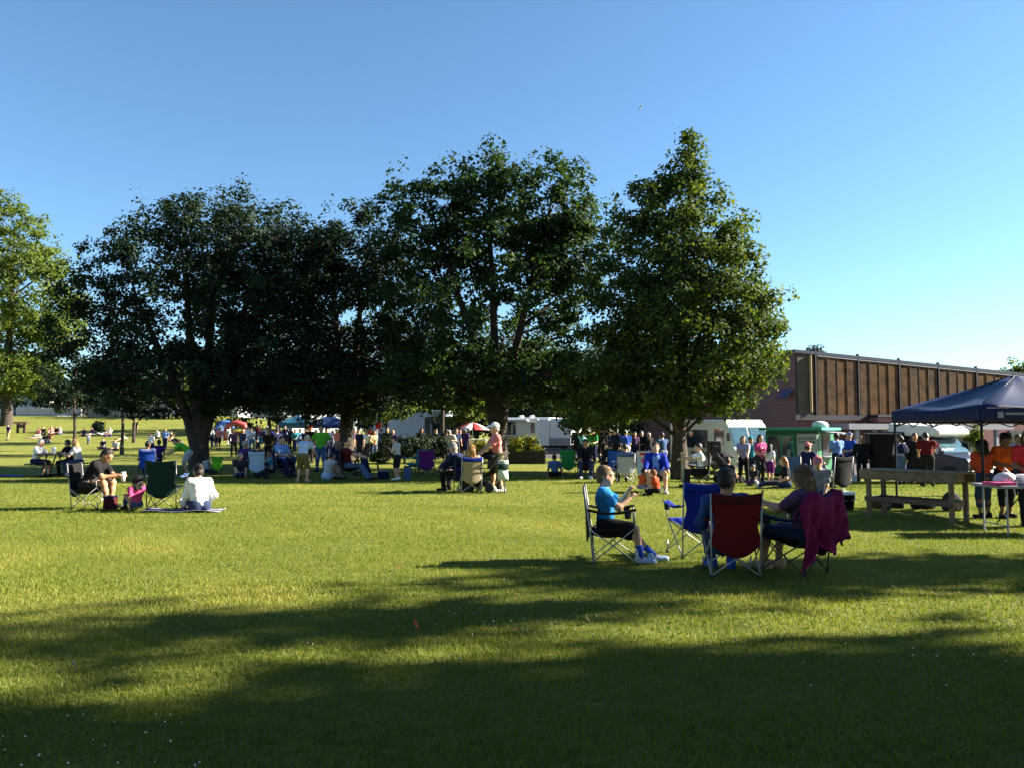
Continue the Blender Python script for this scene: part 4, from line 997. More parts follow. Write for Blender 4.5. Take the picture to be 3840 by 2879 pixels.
POSE = {  # lengths in body heights unless sitting height sz (metres, chair)
 'stand': dict(pz=.525, lean=2, hands=[(-.155, .02, .47), (.155, .02, .47)], feet=[(-.06, 0), (.06, .01)]),
 'front': dict(pz=.525, lean=3, hands=[(-.05, .17, .61), (.06, .17, .60)], feet=[(-.06, 0), (.06, .02)]),
 'hold': dict(pz=.522, lean=6, hands=[(-.1, .27, .56), (.1, .27, .56)], feet=[(-.07, -.05), (.07, .06)]),
 'phone': dict(pz=.525, lean=5, hands=[(-.05, .17, .7), (.03, .18, .71)], feet=[(-.06, 0), (.06, 0)], hp=25),
 'walk': dict(pz=.515, lean=6, hands=[(-.16, .12, .5), (.16, -.1, .48)], feet=[(-.05, -.14), (.05, .16)]),
 'up': dict(pz=.525, lean=-3, hands=[(-.16, .08, 1.12), (.18, .05, 1.1)], feet=[(-.07, 0), (.07, 0)]),
 'hip': dict(pz=.525, lean=0, hands=[(-.13, .03, .57), (.13, .03, .57)], feet=[(-.08, 0), (.08, 0)], elbow=(1, -.5, 0)),
 'bend': dict(pz=.49, lean=66, hands=[(-.12, .42, .5), (.1, .45, .48)], feet=[(-.07, -.02), (.07, .06)], hp=15),
 'lean': dict(pz=.505, lean=38, hands=[(-.1, .36, .5), (.12, .36, .5)], feet=[(-.08, -.02), (.08, .05)], hp=20),
 'chair': dict(sz=.47, py=-.13, lean=-12, hands=[(-.1, .22, .36), (.1, .22, .36)], feet=[(-.08, .24), (.08, .26)], rel=1),
 'chair_fwd': dict(sz=.47, py=-.08, lean=30, hands=[(-.07, .30, .34), (.07, .31, .34)], feet=[(-.08, .22), (.08, .25)], rel=1, hp=20),
 'bench': dict(sz=.5, py=0, lean=14, hands=[(-.07, .27, .42), (.07, .27, .42)], feet=[(-.07, .22), (.07, .18)], rel=1, hp=8),
 'cross': dict(sz=.13, py=0, lean=12, hands=[(-.07, .2, .17), (.07, .2, .17)], feet=[(.07, .2), (-.07, .23)], rel=1, knee=(1.2, .4, .3), hp=14),
 'kneesup': dict(sz=.12, py=0, lean=10, hands=[(-.06, .24, .26), (.06, .24, .26)], feet=[(-.06, .3), (.06, .33)], rel=1),
 'legsout': dict(sz=.12, py=0, lean=4, hands=[(-.1, .2, .2), (.1, .22, .2)], feet=[(-.05, .46), (.06, .47)], rel=1, hp=10),
 'prop': dict(sz=.12, py=0, lean=-20, hands=[(-.16, -.22, .02), (.16, -.22, .02)], feet=[(-.06, .36), (.06, .42)], rel=1),
 'lie': dict(sz=.14, py=0, lean=-62, hands=[(-.16, -.3, .02), (.1, -.05, .14)], feet=[(-.05, .44), (.06, .46)], rel=1, hp=35),
}
PN = [0]
def person(label, X, Y, rz, pose='stand', H=1.7, top='grey', bottom='ddenim', hair='brown', sk='fair', h=.024, sleeve='short', legs='long', hairstyle='short',
           hat=None, build=1.0, shoe='black', group=None, cat='person', zoff=0.0, lean=None, yaw=0.0, hp=None, hands=None, feet=None, hs=1.0, fem=False, tw=0.0, side=0.0,
           sz=None, py=None, hem=None, sock=None, stripe=None, prints=()):
    PN[0] += 1; seed = PN[0]
    D = dict(POSE[pose]); rel = D.get('rel')
    if lean is not None: D['lean'] = lean
    if hands is not None: D['hands'] = hands
    if feet is not None: D['feet'] = feet
    if hp is not None: D['hp'] = hp
    P = np.array([0, (D.get('py', 0) if py is None else py), ((sz if sz is not None else D['sz']) if rel else D['pz'] * H)])
    a = R(D['lean']); Tm = rotz(R(tw)) @ roty(R(side)) @ rotx(-a)               # torso frame
    a2 = a * .55 if a > 0 else a; Tm1 = rotz(R(tw) * .5) @ roty(R(side) * .6) @ rotx(-a2)
    up1, up = Tm1 @ np.array([0, 0, 1]), Tm @ np.array([0, 0, 1]); rt = Tm @ np.array([1, 0, 0]); fw = Tm @ np.array([0, 1, 0])
    Wst = P + up1 * .10 * H; C = Wst + up * .105 * H; N = Wst + up * .19 * H
    Hm = rotz(R(tw) + R(yaw)) @ roty(R(side) * .5) @ rotx(-(a * .45 + R(D.get('hp', 0))))
    hu, hf, hr = Hm @ np.array([0, 0, 1]), Hm @ np.array([0, 1, 0]), Hm @ np.array([1, 0, 0])
    nk = (up + hu); nk /= np.linalg.norm(nk); hb = N + nk * .045 * H                       # head base
    hk = H * hs; hc = hb + hu * .066 * hk + hf * .012 * hk
    shw = (.098 if fem else .108) * H * (.94 + .06 * build); shs = [N - up * .022 * H + s * rt * shw for s in (-1, 1)]
    hips = [P + s * (rotz(R(tw) * .3) @ np.array([1, 0, 0])) * .05 * H for s in (-1, 1)]
    la1, la2, ll1, ll2 = .168 * H, .142 * H, .24 * H, .243 * H
    arms = []; lg = []
    for i, s in enumerate((-1, 1)):
        hd = D['hands'][i]
        T = np.array([hd[0] * H, P[1] + hd[1] * H, (P[2] - .0 + (hd[2] - .25) * H) if rel and hd[2] > .1 else hd[2] * H])
        el = D.get('elbow'); pole = (s * el[0], el[1], el[2]) if el else (s * .55, -.5, -.8)
        E, Hn = ik(shs[i], T, la1, la2, pole); arms.append((shs[i], E, Hn))
        ft = D['feet'][i]; A = np.array([ft[0] * H, P[1] + ft[1] * H if rel else ft[1] * H, .045 * H])
        kn = D.get('knee'); pole = (s * kn[0], kn[1], kn[2]) if kn else ((s * .25, .6, .9) if rel else (s * .1, 1, .1))
        Kn, An = ik(hips[i], A, ll1, ll2, pole); lg.append((hips[i], Kn, An))
    b = build; w = H
    chest = Ell(C, (.098 * w * b, .066 * w * b, .105 * w), Tm); belly = Ell(Wst - up1 * .005 * H + fw * .006 * w * b, (.083 * w * b, .064 * w * b ** 1.3, .088 * w), Tm1)
    pelv = Ell(P + up1 * .01 * H, (.089 * w * b, .068 * w * b, .072 * w), Tm1)
    shb = Cone(shs[0], shs[1], .04 * w, .04 * w); neck = Cone(N - up * .02 * H, hb + hu * .02 * hk, .034 * w, .031 * w)
    butt = [Ell(hips[i] - fw * .02 * w, (.052 * w * b,) * 3) for i in (0, 1)]
    bust = [Ell(C + s * rt * .042 * w + fw * .052 * w - up * .012 * w, (.036 * w, .032 * w, .036 * w), Tm) for s in (-1, 1)] if fem else []
    torso = [chest, belly, shb] + bust
    ua = [Cone(S, E, .031 * w * b ** .6, .025 * w) for S, E, Hn in arms]; fa = [Cone(E, Hn, .026 * w, .017 * w) for S, E, Hn in arms]
    th = [Cone(S, K_, .053 * w * b ** .7, .034 * w) for S, K_, A in lg]; shn = [Cone(K_, A, .034 * w, .02 * w) for S, K_, A in lg]
    calf = [Ell(K_ * .68 + A * .32 - np.array([0, .012 * w, 0]), (.03 * w, .03 * w, .05 * w)) if not rel else Ell(K_ * .68 + A * .32, (.031 * w,) * 3) for S, K_, A in lg]
    fdir = []
    for i, s in enumerate((-1, 1)):
        S, K_, A = lg[i]; d = np.array([s * .18, 1.0, 0.0])
        if rel and abs(A[2] - K_[2]) < .12 * H and pose in ('legsout', 'lie', 'prop'): d = np.array([s * .15, .35, .9])
        d /= np.linalg.norm(d); fdir.append(d)
    ft = [Cone(lg[i][2] - fdir[i] * .03 * w - np.array([0, 0, .018 * w]), lg[i][2] + fdir[i] * .095 * w - np.array([0, 0, .024 * w]), .024 * w, .019 * w) for i in (0, 1)]
    cran = Ell(hc + hu * .012 * hk - hf * .006 * hk, (.046 * hk, .057 * hk, .058 * hk), Hm); jaw = Ell(hc - hu * .03 * hk + hf * .017 * hk, (.036 * hk, .04 * hk, .04 * hk), Hm)
    chin = Ell(hc - hu * .056 * hk + hf * .036 * hk, (.017 * hk, .015 * hk, .014 * hk), Hm)
    nose = Cone(hc + hu * .004 * hk + hf * .05 * hk, hc - hu * .017 * hk + hf * .062 * hk, .006 * hk, .0085 * hk)
    ears = [Ell(hc + s * hr * .047 * hk - hu * .006 * hk - hf * .004 * hk, (.007 * hk, .014 * hk, .018 * hk), Hm) for s in (-1, 1)]
    brow = Cone(hc + hu * .016 * hk + hf * .049 * hk - hr * .02 * hk, hc + hu * .016 * hk + hf * .049 * hk + hr * .02 * hk, .008 * hk, .008 * hk)
    head = [cran, jaw, chin, nose, brow] + ears
    # hands: palm, four fingers of unequal length and a thumb from the side of the palm
    hand = []
    for i, s in enumerate((-1, 1)):
        S, E, Hn = arms[i]; d = Hn - E; d /= np.linalg.norm(d) + 1e-9
        ref = np.array([0, 0, 1.0]) if abs(d[2]) < .8 else np.array([0, 1.0, 0]); sd = np.cross(d, ref); sd /= np.linalg.norm(sd) + 1e-9; nn = np.cross(sd, d)
        pc = Hn + d * .026 * w; hand.append(Cone(Hn, pc + d * .016 * w, .015 * w, .019 * w))
        if h <= .016:
            for q, (o_, L1) in enumerate(((-1.4, .036), (-.5, .043), (.45, .041), (1.35, .032))):
                b0 = pc + d * .018 * w + sd * o_ * .0098 * w; b1 = b0 + (d * .85 - nn * .5) * L1 * .55 * w; b2 = b1 + (d * .35 - nn * .95) * L1 * .5 * w
                hand += [Cone(b0, b1, .0056 * w, .005 * w), Cone(b1, b2, .005 * w, .0043 * w)]
            t0 = Hn + d * .008 * w - s * sd * .014 * w; t1 = t0 + d * .02 * w - s * sd * .016 * w - nn * .008 * w; hand += [Cone(t0, t1, .0065 * w, .006 * w), Cone(t1, t1 + d * .02 * w - nn * .006 * w, .006 * w, .005 * w)]
        else:
            hand += [Ell(pc + d * .035 * w, (.013 * w, .013 * w, .013 * w)), Cone(pc + d * .012 * w, pc + d * .045 * w - nn * .015 * w, .016 * w, .010 * w), Cone(Hn - s * sd * .012 * w, Hn + d * .035 * w - s * sd * .026 * w, .007 * w, .006 * w)]
    k = .028 * H
    body_p = torso + [pelv, neck] + butt + ua + fa + th + shn + calf + ft
    V, Q = field_mesh(body_p + head, h, k)
    parts = [(V, Q, 0)]
    hv = field_mesh(hand, min(h * .6, .012) if h <= .016 else h * .7, .006 if h <= .016 else .012); parts.append((hv[0], hv[1], 0))
    if h <= .03:                                                                           # face: eyes and mouth
        for s in (-1, 1):
            e = field_mesh([Ell(hc + s * hr * .019 * hk + hu * .0015 * hk + hf * .0475 * hk, (.0072 * hk, .006 * hk, .005 * hk), Hm)], .006, .002); parts.append((e[0], e[1], 1))
        e = field_mesh([Ell(hc - hu * .036 * hk + hf * .0525 * hk, (.014 * hk, .006 * hk, .0045 * hk), Hm)], .006, .002); parts.append((e[0], e[1], 2))
    Vs = []; Qs = []; mi = []; o_ = 0
    for v, q_, m_ in parts: Vs.append(v); Qs.append(q_ + o_); mi.append(np.full(len(q_), m_)); o_ += len(v)
    me = mesh_np('person', np.concatenate(Vs), np.concatenate(Qs), True, [skin(sk), M_EYE, M_LIP], np.concatenate(mi))
    body = link('person', me, None, (X, Y, gzf(X, Y) + zoff), rz); tag(body, label, cat, group)
    def add(nm, prims, col_m, kk=k, off=0.0, cuts=(), wr=0.0, hh=None, strands=0):
        r_ = field_mesh(prims, hh or (min(h, .01) if strands and h <= .018 else h), kk, off, cuts, wr, seed)
        if strands and h <= .018 and r_ is not None:                      # loose locks that break up the smooth hair surface
            rg = np.random.default_rng(seed); V0, Q0 = r_; n_ = 900; p_ = V0[rg.integers(0, len(V0), n_)]
            o1 = p_ - hc; o1 /= np.linalg.norm(o1, axis=1)[:, None] + 1e-9
            dn = -hu + .35 * rg.normal(size=(n_, 3)) - .25 * hf; dn -= o1 * (dn * o1).sum(1)[:, None] * .9; dn /= np.linalg.norm(dn, axis=1)[:, None] + 1e-9
            L1 = (strands * rg.uniform(.5, 1.2, n_))[:, None]; sd_ = np.cross(dn, o1); sd_ /= np.linalg.norm(sd_, axis=1)[:, None] + 1e-9; wd = .0035
            a0 = p_ - o1 * .003; a1 = a0 + dn * L1 * .5 + o1 * (.006 + .05 * strands); a2 = a0 + dn * L1 + o1 * rg.uniform(-.002, .01, n_)[:, None]
            VV = np.stack([a0 - sd_ * wd, a0 + sd_ * wd, a1 + sd_ * wd, a1 - sd_ * wd, a2 + sd_ * wd * .3, a2 - sd_ * wd * .3], 1).reshape(-1, 3)
            ii_ = np.arange(n_)[:, None] * 6 + len(V0); QQ = np.concatenate([ii_ + np.array([[0, 1, 2, 3]]), ii_ + np.array([[3, 2, 4, 5]])])
            r_ = (np.concatenate([V0, VV]), np.concatenate([Q0, QQ]))
        if r_ is not None and len(r_[1]): link(nm, mesh_np(nm, r_[0], r_[1], True, [col_m]), body)
    # shirt
    of = .0085 * w; fs = {'none': .12, 'short': .62, 'long': 1.0}[sleeve]
    sp = torso + [pelv] + [Cone(S, S + (E - S) * fs, .034 * w * b ** .6, (.034 if sleeve == 'short' else .03) * w) for S, E, Hn in arms]
    if sleeve == 'long': sp += [Cone(E, E + (Hn - E) * .93, .03 * w, .022 * w) for S, E, Hn in arms]
    hm = (-.05 if hem is None else hem) * H
    add('shirt', sp, fabric(top), k, of, [(P + up1 * hm, -up1), (N + up * .034 * H, up * 1.0 + fw * .2)], wr=(.0075 if h < .02 else .004) if h < .03 else 0)
    if stripe: add('shirt_front', [chest, belly], fabric(stripe), k, of + .004, [(P + up1 * .03 * H, -up1), (C + up * .07 * H, up), (C + fw * .045 * w, -fw), (C - rt * .05 * w, -rt), (C + rt * .05 * w, rt)])
    for pr in prints:                                                                      # small flat prints on the shirt: (side, across, up, half width, half height, colour)
        sg, ax_, au, hw_, hh_, pc_ = pr; pc0 = C + rt * ax_ * w + up * au * w
        add('print', [chest, belly] + bust, fabric(pc_), k, of + .0045, [(pc0 + up * hh_ * w, up), (pc0 - up * hh_ * w, -up), (pc0 + rt * hw_ * w, rt), (pc0 - rt * hw_ * w, -rt), (C + sg * fw * .02 * w, -sg * fw)], hh=min(h, .012))
    # trousers, shorts
    cut = [(P + up1 * .06 * H, up1)]
    fb = fabric(bottom); ofb = .007 * w
    if legs == 'long': pp = [pelv] + butt + [Cone(S, K_, .055 * w * b ** .7, .038 * w) for S, K_, A in lg] + [Cone(K_, K_ + (A - K_) * .93, .037 * w, .027 * w) for S, K_, A in lg]
    elif legs == 'capri': pp = [pelv] + butt + [Cone(S, K_, .053 * w, .036 * w) for S, K_, A in lg] + [Cone(K_, K_ + (A - K_) * .5, .036 * w, .032 * w) for S, K_, A in lg]
    else: pp = [pelv] + butt + [Cone(S, S + (K_ - S) * .86, .058 * w * b ** .7, .05 * w) for S, K_, A in lg]
    add('trousers' if legs != 'shorts' else 'shorts', pp, fb, k, ofb, cut, wr=.003 if h < .03 else 0)
    if sock:
        for S, K_, A in lg: add('sock', [Cone(K_ * .4 + A * .6, A, .027 * w, .022 * w)], fabric(sock), .01, .004)
    for i in (0, 1):
        c0, c1 = ft[i].a, ft[i].b
        add('shoe', [Cone(c0, c1, .026 * w, .022 * w), Cone(c0 + np.array([0, 0, .012 * w]), c0 + np.array([0, 0, .03 * w]), .024 * w, .022 * w)], fabric(shoe) if shoe != 'white' else M_WPAINT, .012, .006, [((c0[0], c0[1], min(c0[2], c1[2]) - .026 * w), (0, 0, -1))] if fdir[i][2] < .5 else (), hh=min(h, .02))
    # hair and hats
    hm_ = hairm(hair); cap = Ell(cran.c + hu * .004 * hk, cran.r, Hm)
    if hairstyle != 'bald':
        hp_ = [cap]; cutf = [(hc + hf * .03 * hk + hu * .03 * hk, hf * .9 - hu * .62)]
        if hairstyle == 'short': add('hair', hp_ + [Ell(hc - hf * .03 * hk - hu * .01 * hk, (.04 * hk, .03 * hk, .034 * hk), Hm)], hm_, .012, .0075 * hk, cutf + [(hc - hu * .026 * hk + hf * .01 * hk, -hu * .8 + hf * .75)], wr=.004, strands=.03)
        else:
            ln = {'long': .16, 'bob': .07, 'mid': .1, 'bun': .02, 'pony': .03}[hairstyle]
            ext = [Ell(hc - hf * .028 * hk - hu * .015 * hk, (.046 * hk, .038 * hk, .045 * hk), Hm)]
            back_dn = hu * .35 + up * .65; back_dn /= np.linalg.norm(back_dn)
            if ln > .05:
                st = hc - hf * .034 * hk - hu * .02 * hk
                for s in (-1, 0, 1): ext.append(Cone(st + s * hr * .03 * hk, st + s * hr * .036 * hk - back_dn * ln * hk - fw * .012 * hk, .03 * hk, .02 * hk))
                for s in (-1, 1): ext.append(Cone(hc + s * hr * .044 * hk + hu * .01 * hk, hc + s * hr * .05 * hk - back_dn * ln * .8 * hk + hf * .0 * hk, .016 * hk, .014 * hk))
            if hairstyle == 'bun': ext.append(Ell(hc - hf * .062 * hk + hu * .035 * hk, (.03 * hk,) * 3))
            if hairstyle == 'pony': ext += [Cone(hc - hf * .06 * hk + hu * .02 * hk, hc - hf * .085 * hk - hu * .02 * hk, .018 * hk, .022 * hk), Cone(hc - hf * .085 * hk - hu * .02 * hk, hc - hf * .075 * hk - hu * .12 * hk, .022 * hk, .008 * hk)]
            add('hair', hp_ + ext, hm_, .014, .008 * hk, [(hc + hf * .034 * hk + hu * .03 * hk, hf * .95 - hu * .45)], wr=.005, strands=.1 if ln > .05 else .035)
    if hat:
        hc_m = fabric(hat)
        add('cap', [Ell(cran.c + hu * .01 * hk, cran.r * 1.06, Hm), Ell(hc + hu * .036 * hk + hf * .06 * hk, (.038 * hk, .045 * hk, .008 * hk), Hm)], hc_m, .012, .012 * hk, [(hc + hu * .026 * hk, -hu)], hh=min(h, .02))
    return body
def pxp(label, px, D, rz, *a, **k):
    x, y, z = atp(px, D); return person(label, x, y, rz, *a, **k)

# ------------------------------------------------------------------ near group on the right
HI = .0145
# boy in profile
bx, by, _ = atp(2300, 9.72)
chair('black camp chair holding the boy in the blue shirt', bx, by, -97, 'black', tube=M_STEEL)
person('boy in a bright blue shirt, black shorts and blue socks sitting in profile', bx, by, -97, 'chair', 1.47, 'cyan', 'black', 'sandy', 'fair', HI, 'short', 'shorts', 'short',
       shoe='lblue', hs=1.12, lean=-4, hands=[(-.03, .19, .53), (.05, .2, .48)], feet=[(-.03, .40), (.09, .29)], sock='blue', hp=4, prints=[(1, 0, .04, .05, .03, 'aqua'), (1, .01, .0, .03, .02, 'white')], sz=.44, py=-.1)
# empty blue chair
x, y, _ = atp(2600, 10.2)
chair('empty royal blue camp chair behind the dark red one', x, y, 8, 'cobalt', tube=M_STEEL, sag=.07, scale=1.03)
z = gzf(x, y); o = MB().grid(lambda u, v: (-.14 + .28 * u, -.1 + .2 * v, .405 + .02 * math.sin(5 * u) * v), 5, 5).build('paper_sheet', M_WPAINT, None, True, solid=.003, loc=(x, y, z), rz=10); tag(o, 'white paper lying on the seat of the empty blue chair', 'paper')
# red chair and its man
x, y, _ = atp(2733, 8.86)
chair('dark red camp chair seen from behind with a man in it', x, y, -5, 'dred', 'maroon', tube=M_STEEL)
person('dark-haired man in a blue shirt seated in the dark red chair, back turned', x - .05, y + .03, -3, 'chair', 1.78, 'royal', 'ddenim', 'dark', 'tan', HI, 'long', 'long', 'short', shoe='blue',
       lean=-6, yaw=-38, hands=[(-.11, .2, .36), (.13, .2, .36)], feet=[(-.05, .28), (.07, .25)], build=.96, side=-3, sz=.345, hp=4)
# woman with the magenta blanket
x, y, _ = atp(2968, 8.95)
chair('black camp chair under the magenta blanket', x, y, 42, 'black', 'navy', tube=M_TUBE)
person('woman in a mauve top with long light brown hair, seated facing left', x, y, 42, 'chair', 1.66, 'mauve', 'ddenim', 'lbrown', 'tan', HI, 'short', 'shorts', 'long', shoe='tan',
       fem=True, lean=-2, yaw=14, hands=[(-.06, .26, .46), (.05, .25, .44)], feet=[(-.05, .28), (.07, .24)], hp=6, sz=.42)
def drape_blanket(X, Y, rz):
    """cloth over the chair back: over the top edge, hanging behind in folds with uneven corners"""
    root = empty('draped_blanket', (X, Y, gzf(X, Y)), rz); tag(root, 'magenta fleece blanket draped over the chair back', 'blanket')
    def fn(u, v):
        x = (u - .5) * .98; e = abs(u - .5) * 2
        topz = .945 - .07 * math.sin(math.pi * np.clip((x + .27) / .54, 0, 1)) - (.16 * max(0, abs(x) - .28) / .2)
        if v < .18:
            t = v / .18; return (x * .96, -.33 + .0 * t + .10 * (1 - t), topz - .22 * (1 - t) ** 1.2 + .012)
        t = (v - .18) / .82
        drop = .56 + .14 * math.cos(2 * math.pi * u * 1.5 + .6) + .2 * max(0, (.5 - u)) * math.sin(6 * u)
        drop += .10 * math.exp(-((u - .33) / .08) ** 2) - .08 * math.exp(-((u - .56) / .07) ** 2) + .05 * (u > .86)
        fold = (.035 * math.sin(15 * u + .8 + .7 * math.sin(3 * t)) + .024 * math.sin(27 * u + 4 * t) + .008 * math.sin(61 * u - 9 * t) + .007 * math.sin(17 * t + 33 * u)) * (.25 + .9 * t)
        out = .045 + .05 * math.sin(math.pi * min(1, t * 1.2)) * .5
        return (x * (1 - .08 * t * math.cos(5 * u)) + .03 * t * math.sin(8 * u), -.375 - out - fold + (.16 * max(0, abs(x) - .28) / .2) * .6, topz - drop * t)
    MB().grid(fn, 48, 30).build('cloth', mat('fleece_magenta', (.14, .01, .058), .95, .12, 14, spec=.1, bump=.4, bscale=120), root, True, solid=.012)
    MB().grid(lambda u, v: tuple(np.array(fn(u, .965 + .035 * v)) + np.array([0, -.009, 0])), 48, 2).build('hem', fabric('magenta'), root, True, solid=.014)
drape_blanket(x, y, 42)
def phone(px, D, zz, lb):
    xx, yy, z0 = atp(px, D); o = MB().box((0, 0, 0), (.075, .012, .15)).build('mobile_phone', M_BPAINT, None, bevel=.006); o.location = (xx, yy, zz); o.rotation_euler = (R(25), 0, R(60)); tag(o, lb, 'phone')
    MB().box((0, -.008, 0), (.066, .004, .135)).build('screen', M_GLASS, o)
phone(2846, 9.15, .845, 'dark phone held up by the woman in mauve')

# ------------------------------------------------------------------ left family
MI = .018
x, y, _ = atp(352, 16.1)
chair('black camp chair of the man holding a white cup', x, y, -90, 'black', tube=M_STEEL)
person('man in a black shirt leaning forward in a camp chair, holding a white cup', x, y, -90, 'chair_fwd', 1.8, 'black', 'charcoal', 'dark', 'tan', MI, 'short', 'shorts', 'short', shoe='charcoal', lean=34, hp=18,
       hands=[(-.05, .36, .36), (.06, .35, .36)], feet=[(-.06, .24), (.08, .28)])
cup('white paper cup in the hands of the man in black', (x + .66, y - .04, gzf(x, y) + .55), .05, .19, lid=False)
x, y, _ = atp(520, 15.75)
person('small child in a pink and lilac top sitting on the grass with blue jeans', x, y, 48, 'kneesup', 1.16, 'pink', 'denim', 'dark', 'tan', MI, 'short', 'long', 'mid', shoe='maroon', hs=1.15, stripe='lilac', lean=-6, hands=[(-.16, -.12, .02), (.1, .2, .26)])
x, y, _ = atp(632, 15.9)
chair('empty dark green camp chair with a blue armrest, seen from behind', x, y, 6, 'dgreen', tube=M_TUBE, armcol='denim', scale=1.08)
x, y, _ = atp(757, 15.5)
person('woman in a white hooded top sitting on the striped blanket, back turned', x, y, 38, 'legsout', 1.72, 'white', 'ddenim', 'dark', 'tan', MI, 'long', 'long', 'bun', shoe='white', fem=True, lean=10, build=1.12, hands=[(-.12, .22, .2), (.12, .12, .1)], hp=16)
x, y, _ = atp(425, 15.9)
small_box('cooler_bag', 'maroon soft cooler bag between the man in black and the child', (x, y, gzf(x, y)), (.2, .26, .24), fabric('maroon'), 'bag', 10, fabric('navy'))

# ------------------------------------------------------------------ picnic table pair and others beyond the left family
pxp('white-haired person in a white shirt at the green picnic table', 140, 27.2, -84, 'bench', 1.66, 'white', 'navy', 'white', 'fair', .02, 'short', 'shorts', 'short', shoe='black', sz=.52)
pxp('woman with long blonde hair and a pale striped top at the green picnic table', 302, 27.0, 96, 'bench', 1.66, 'lgrey', 'ddenim', 'blonde', 'fair', .02, 'short', 'long', 'long', fem=True, sz=.52)
pxp('dark-haired person hidden behind the blonde woman at the picnic table', 272, 27.9, 80, 'bench', 1.6, 'black', 'black', 'dark', 'tan', .024, 'long', 'long', 'short', sz=.52)
G1 = 'people sitting between the left trees'
x, y, _ = atp(560, 27.6); chair('royal blue camp chair right of the picnic table', x, y, 20, 'blue', tube=M_TUBE)
person('person in a lavender shirt seated in the royal blue chair', x, y, 20, 'chair', 1.66, 'lilac', 'navy', 'dark', 'tan', .024, 'short', 'long', 'short', group=G1)
pxp('child in a dark purple top standing behind the royal blue chair', 600, 29, 30, 'stand', 1.25, 'violet', 'navy', 'dark', 'tan', .024, 'short', 'long', 'short', group=G1, hs=1.12)
pxp('boy in a bright green shirt bending far forward', 712, 28.5, 92, 'bend', 1.62, 'lime', 'lgrey', 'brown', 'fair', .02, 'short', 'shorts', 'short', group=G1, lean=58)
x, y, _ = atp(812, 29); chair('lime green child chair right of the big left trunk', x, y, 35, 'lime', tube=M_TUBE, scale=.72)
x, y, _ = atp(776, 29.5); person('child in a pale grey top crouching beside the lime chair', x, y, -20, 'kneesup', 1.15, 'lgrey', 'ddenim', 'dark', 'fair', .024, 'short', 'long', 'short', group=G1, hs=1.1)

# ------------------------------------------------------------------ the circle of people in the middle
G2 = 'people sitting in the shade of the middle trees'
x, y, _ = atp(945, 27.6); chair('violet camp chair at the left of the middle circle', x, y, -40, 'violet', tube=M_TUBE)
person('grey-haired person in a purple shirt at the left of the middle circle', x, y, -40, 'chair', 1.7, 'violet', 'navy', 'grey', 'tan', .022, 'short', 'long', 'short', group=G2)
x, y, _ = atp(978, 26.2); chair('camp chair with a pale blue-grey back in the middle circle', x, y, 0, 'lblue', tube=M_TUBE)
person('dark-haired person seated in the pale blue-grey chair', x, y, 0, 'chair', 1.62, 'charcoal', 'navy', 'dark', 'tan', .022, 'short', 'long', 'short', group=G2)
x, y, _ = atp(1066, 27.4); chair('navy camp chair of the man in the bright blue shirt', x, y, -60, 'navy', tube=M_TUBE)
person('man in a bright blue shirt with his sunlit face turned right', x, y, -120, 'chair', 1.8, 'sky', 'navy', 'brown', 'fair', .02, 'short', 'long', 'short', group=G2, build=1.12, lean=2, sz=.56)
pxp('stooping man in a light grey shirt and olive shorts, seen from behind', 1136, 24.4, -14, 'lean', 1.58, 'lblue', 'olive', 'grey', 'fair', .02, 'short', 'shorts', 'short', group=G2, build=1.1, lean=30, shoe='tan')
pxp('man in a lime green shirt and light jeans standing among the seated people', 1206, 31, 180, 'hip', 1.82, 'lime', 'denim', 'brown', 'fair', .02, 'short', 'long', 'short', group=G2, build=1.22)
pxp('person in dark clothes and a red cap standing behind the lime-shirted man', 1166, 38, 150, 'stand', 1.82, 'black', 'black', 'dark', 'tan', .026, 'long', 'long', 'short', hat='red')
pxp('person wrapped in a pale grey-blue jacket sitting low on the grass', 1232, 25.6, -30, 'kneesup', 1.7, 'lgrey', 'lblue', 'dark', 'tan', .022, 'long', 'long', 'short', group=G2, lean=20, build=1.2)
x, y, _ = atp(1266, 28.6); chair('navy camp chair left of the middle trunk', x, y, 160, 'navy', tube=M_TUBE)
person('sandy-haired person in a navy shirt seated left of the middle trunk', x, y, 20, 'chair', 1.66, 'navy', 'navy', 'sandy', 'tan', .022, 'short', 'long', 'mid', group=G2)
x, y, _ = atp(1322, 25.3); chair('black camp chair of the man in jeans stretching his legs right', x, y, -88, 'black', tube=M_TUBE)
person('man in a maroon shirt and jeans seated with legs stretched to the right', x, y, -88, 'chair', 1.82, 'maroon', 'denim', 'dark', 'fair', .022, 'short', 'long', 'short', group=G2, feet=[(-.06, .4), (.08, .36)], hands=[(-.08, .3, .4), (.08, .32, .4)], lean=-8)
pxp('boy in a long grey shirt and black shorts standing with bowed head', 1492, 25.4, 75, 'phone', 1.42, 'lgrey', 'black', 'dark', 'fair', .02, 'short', 'shorts', 'short', shoe='white', hs=1.08, hem=-.09)
x, y, _ = atp(1600, 27.4); chair('purple camp chair with a slumped back near the dark hedge', x, y, 8, 'purple', tube=M_TUBE)
x, y, _ = atp(1552, 28.2); chair('narrow turquoise camp chair left of the purple one', x, y, 60, 'teal', tube=M_TUBE)
x, y, _ = atp(1440, 26); small_box('cooler_box', 'small blue and black cooler box on the shaded grass', (x, y, gzf(x, y)), (.36, .26, .26), fabric('navy'), 'cooler', 5, M_FASCIA)
x, y, _ = atp(1530, 25.6); small_box('cooler_bag', 'upright blue tote bag beside the boy in grey', (x, y, gzf(x, y)), (.22, .16, .42), fabric('denim'), 'bag', 0, fabric('navy'), lidname='flap')

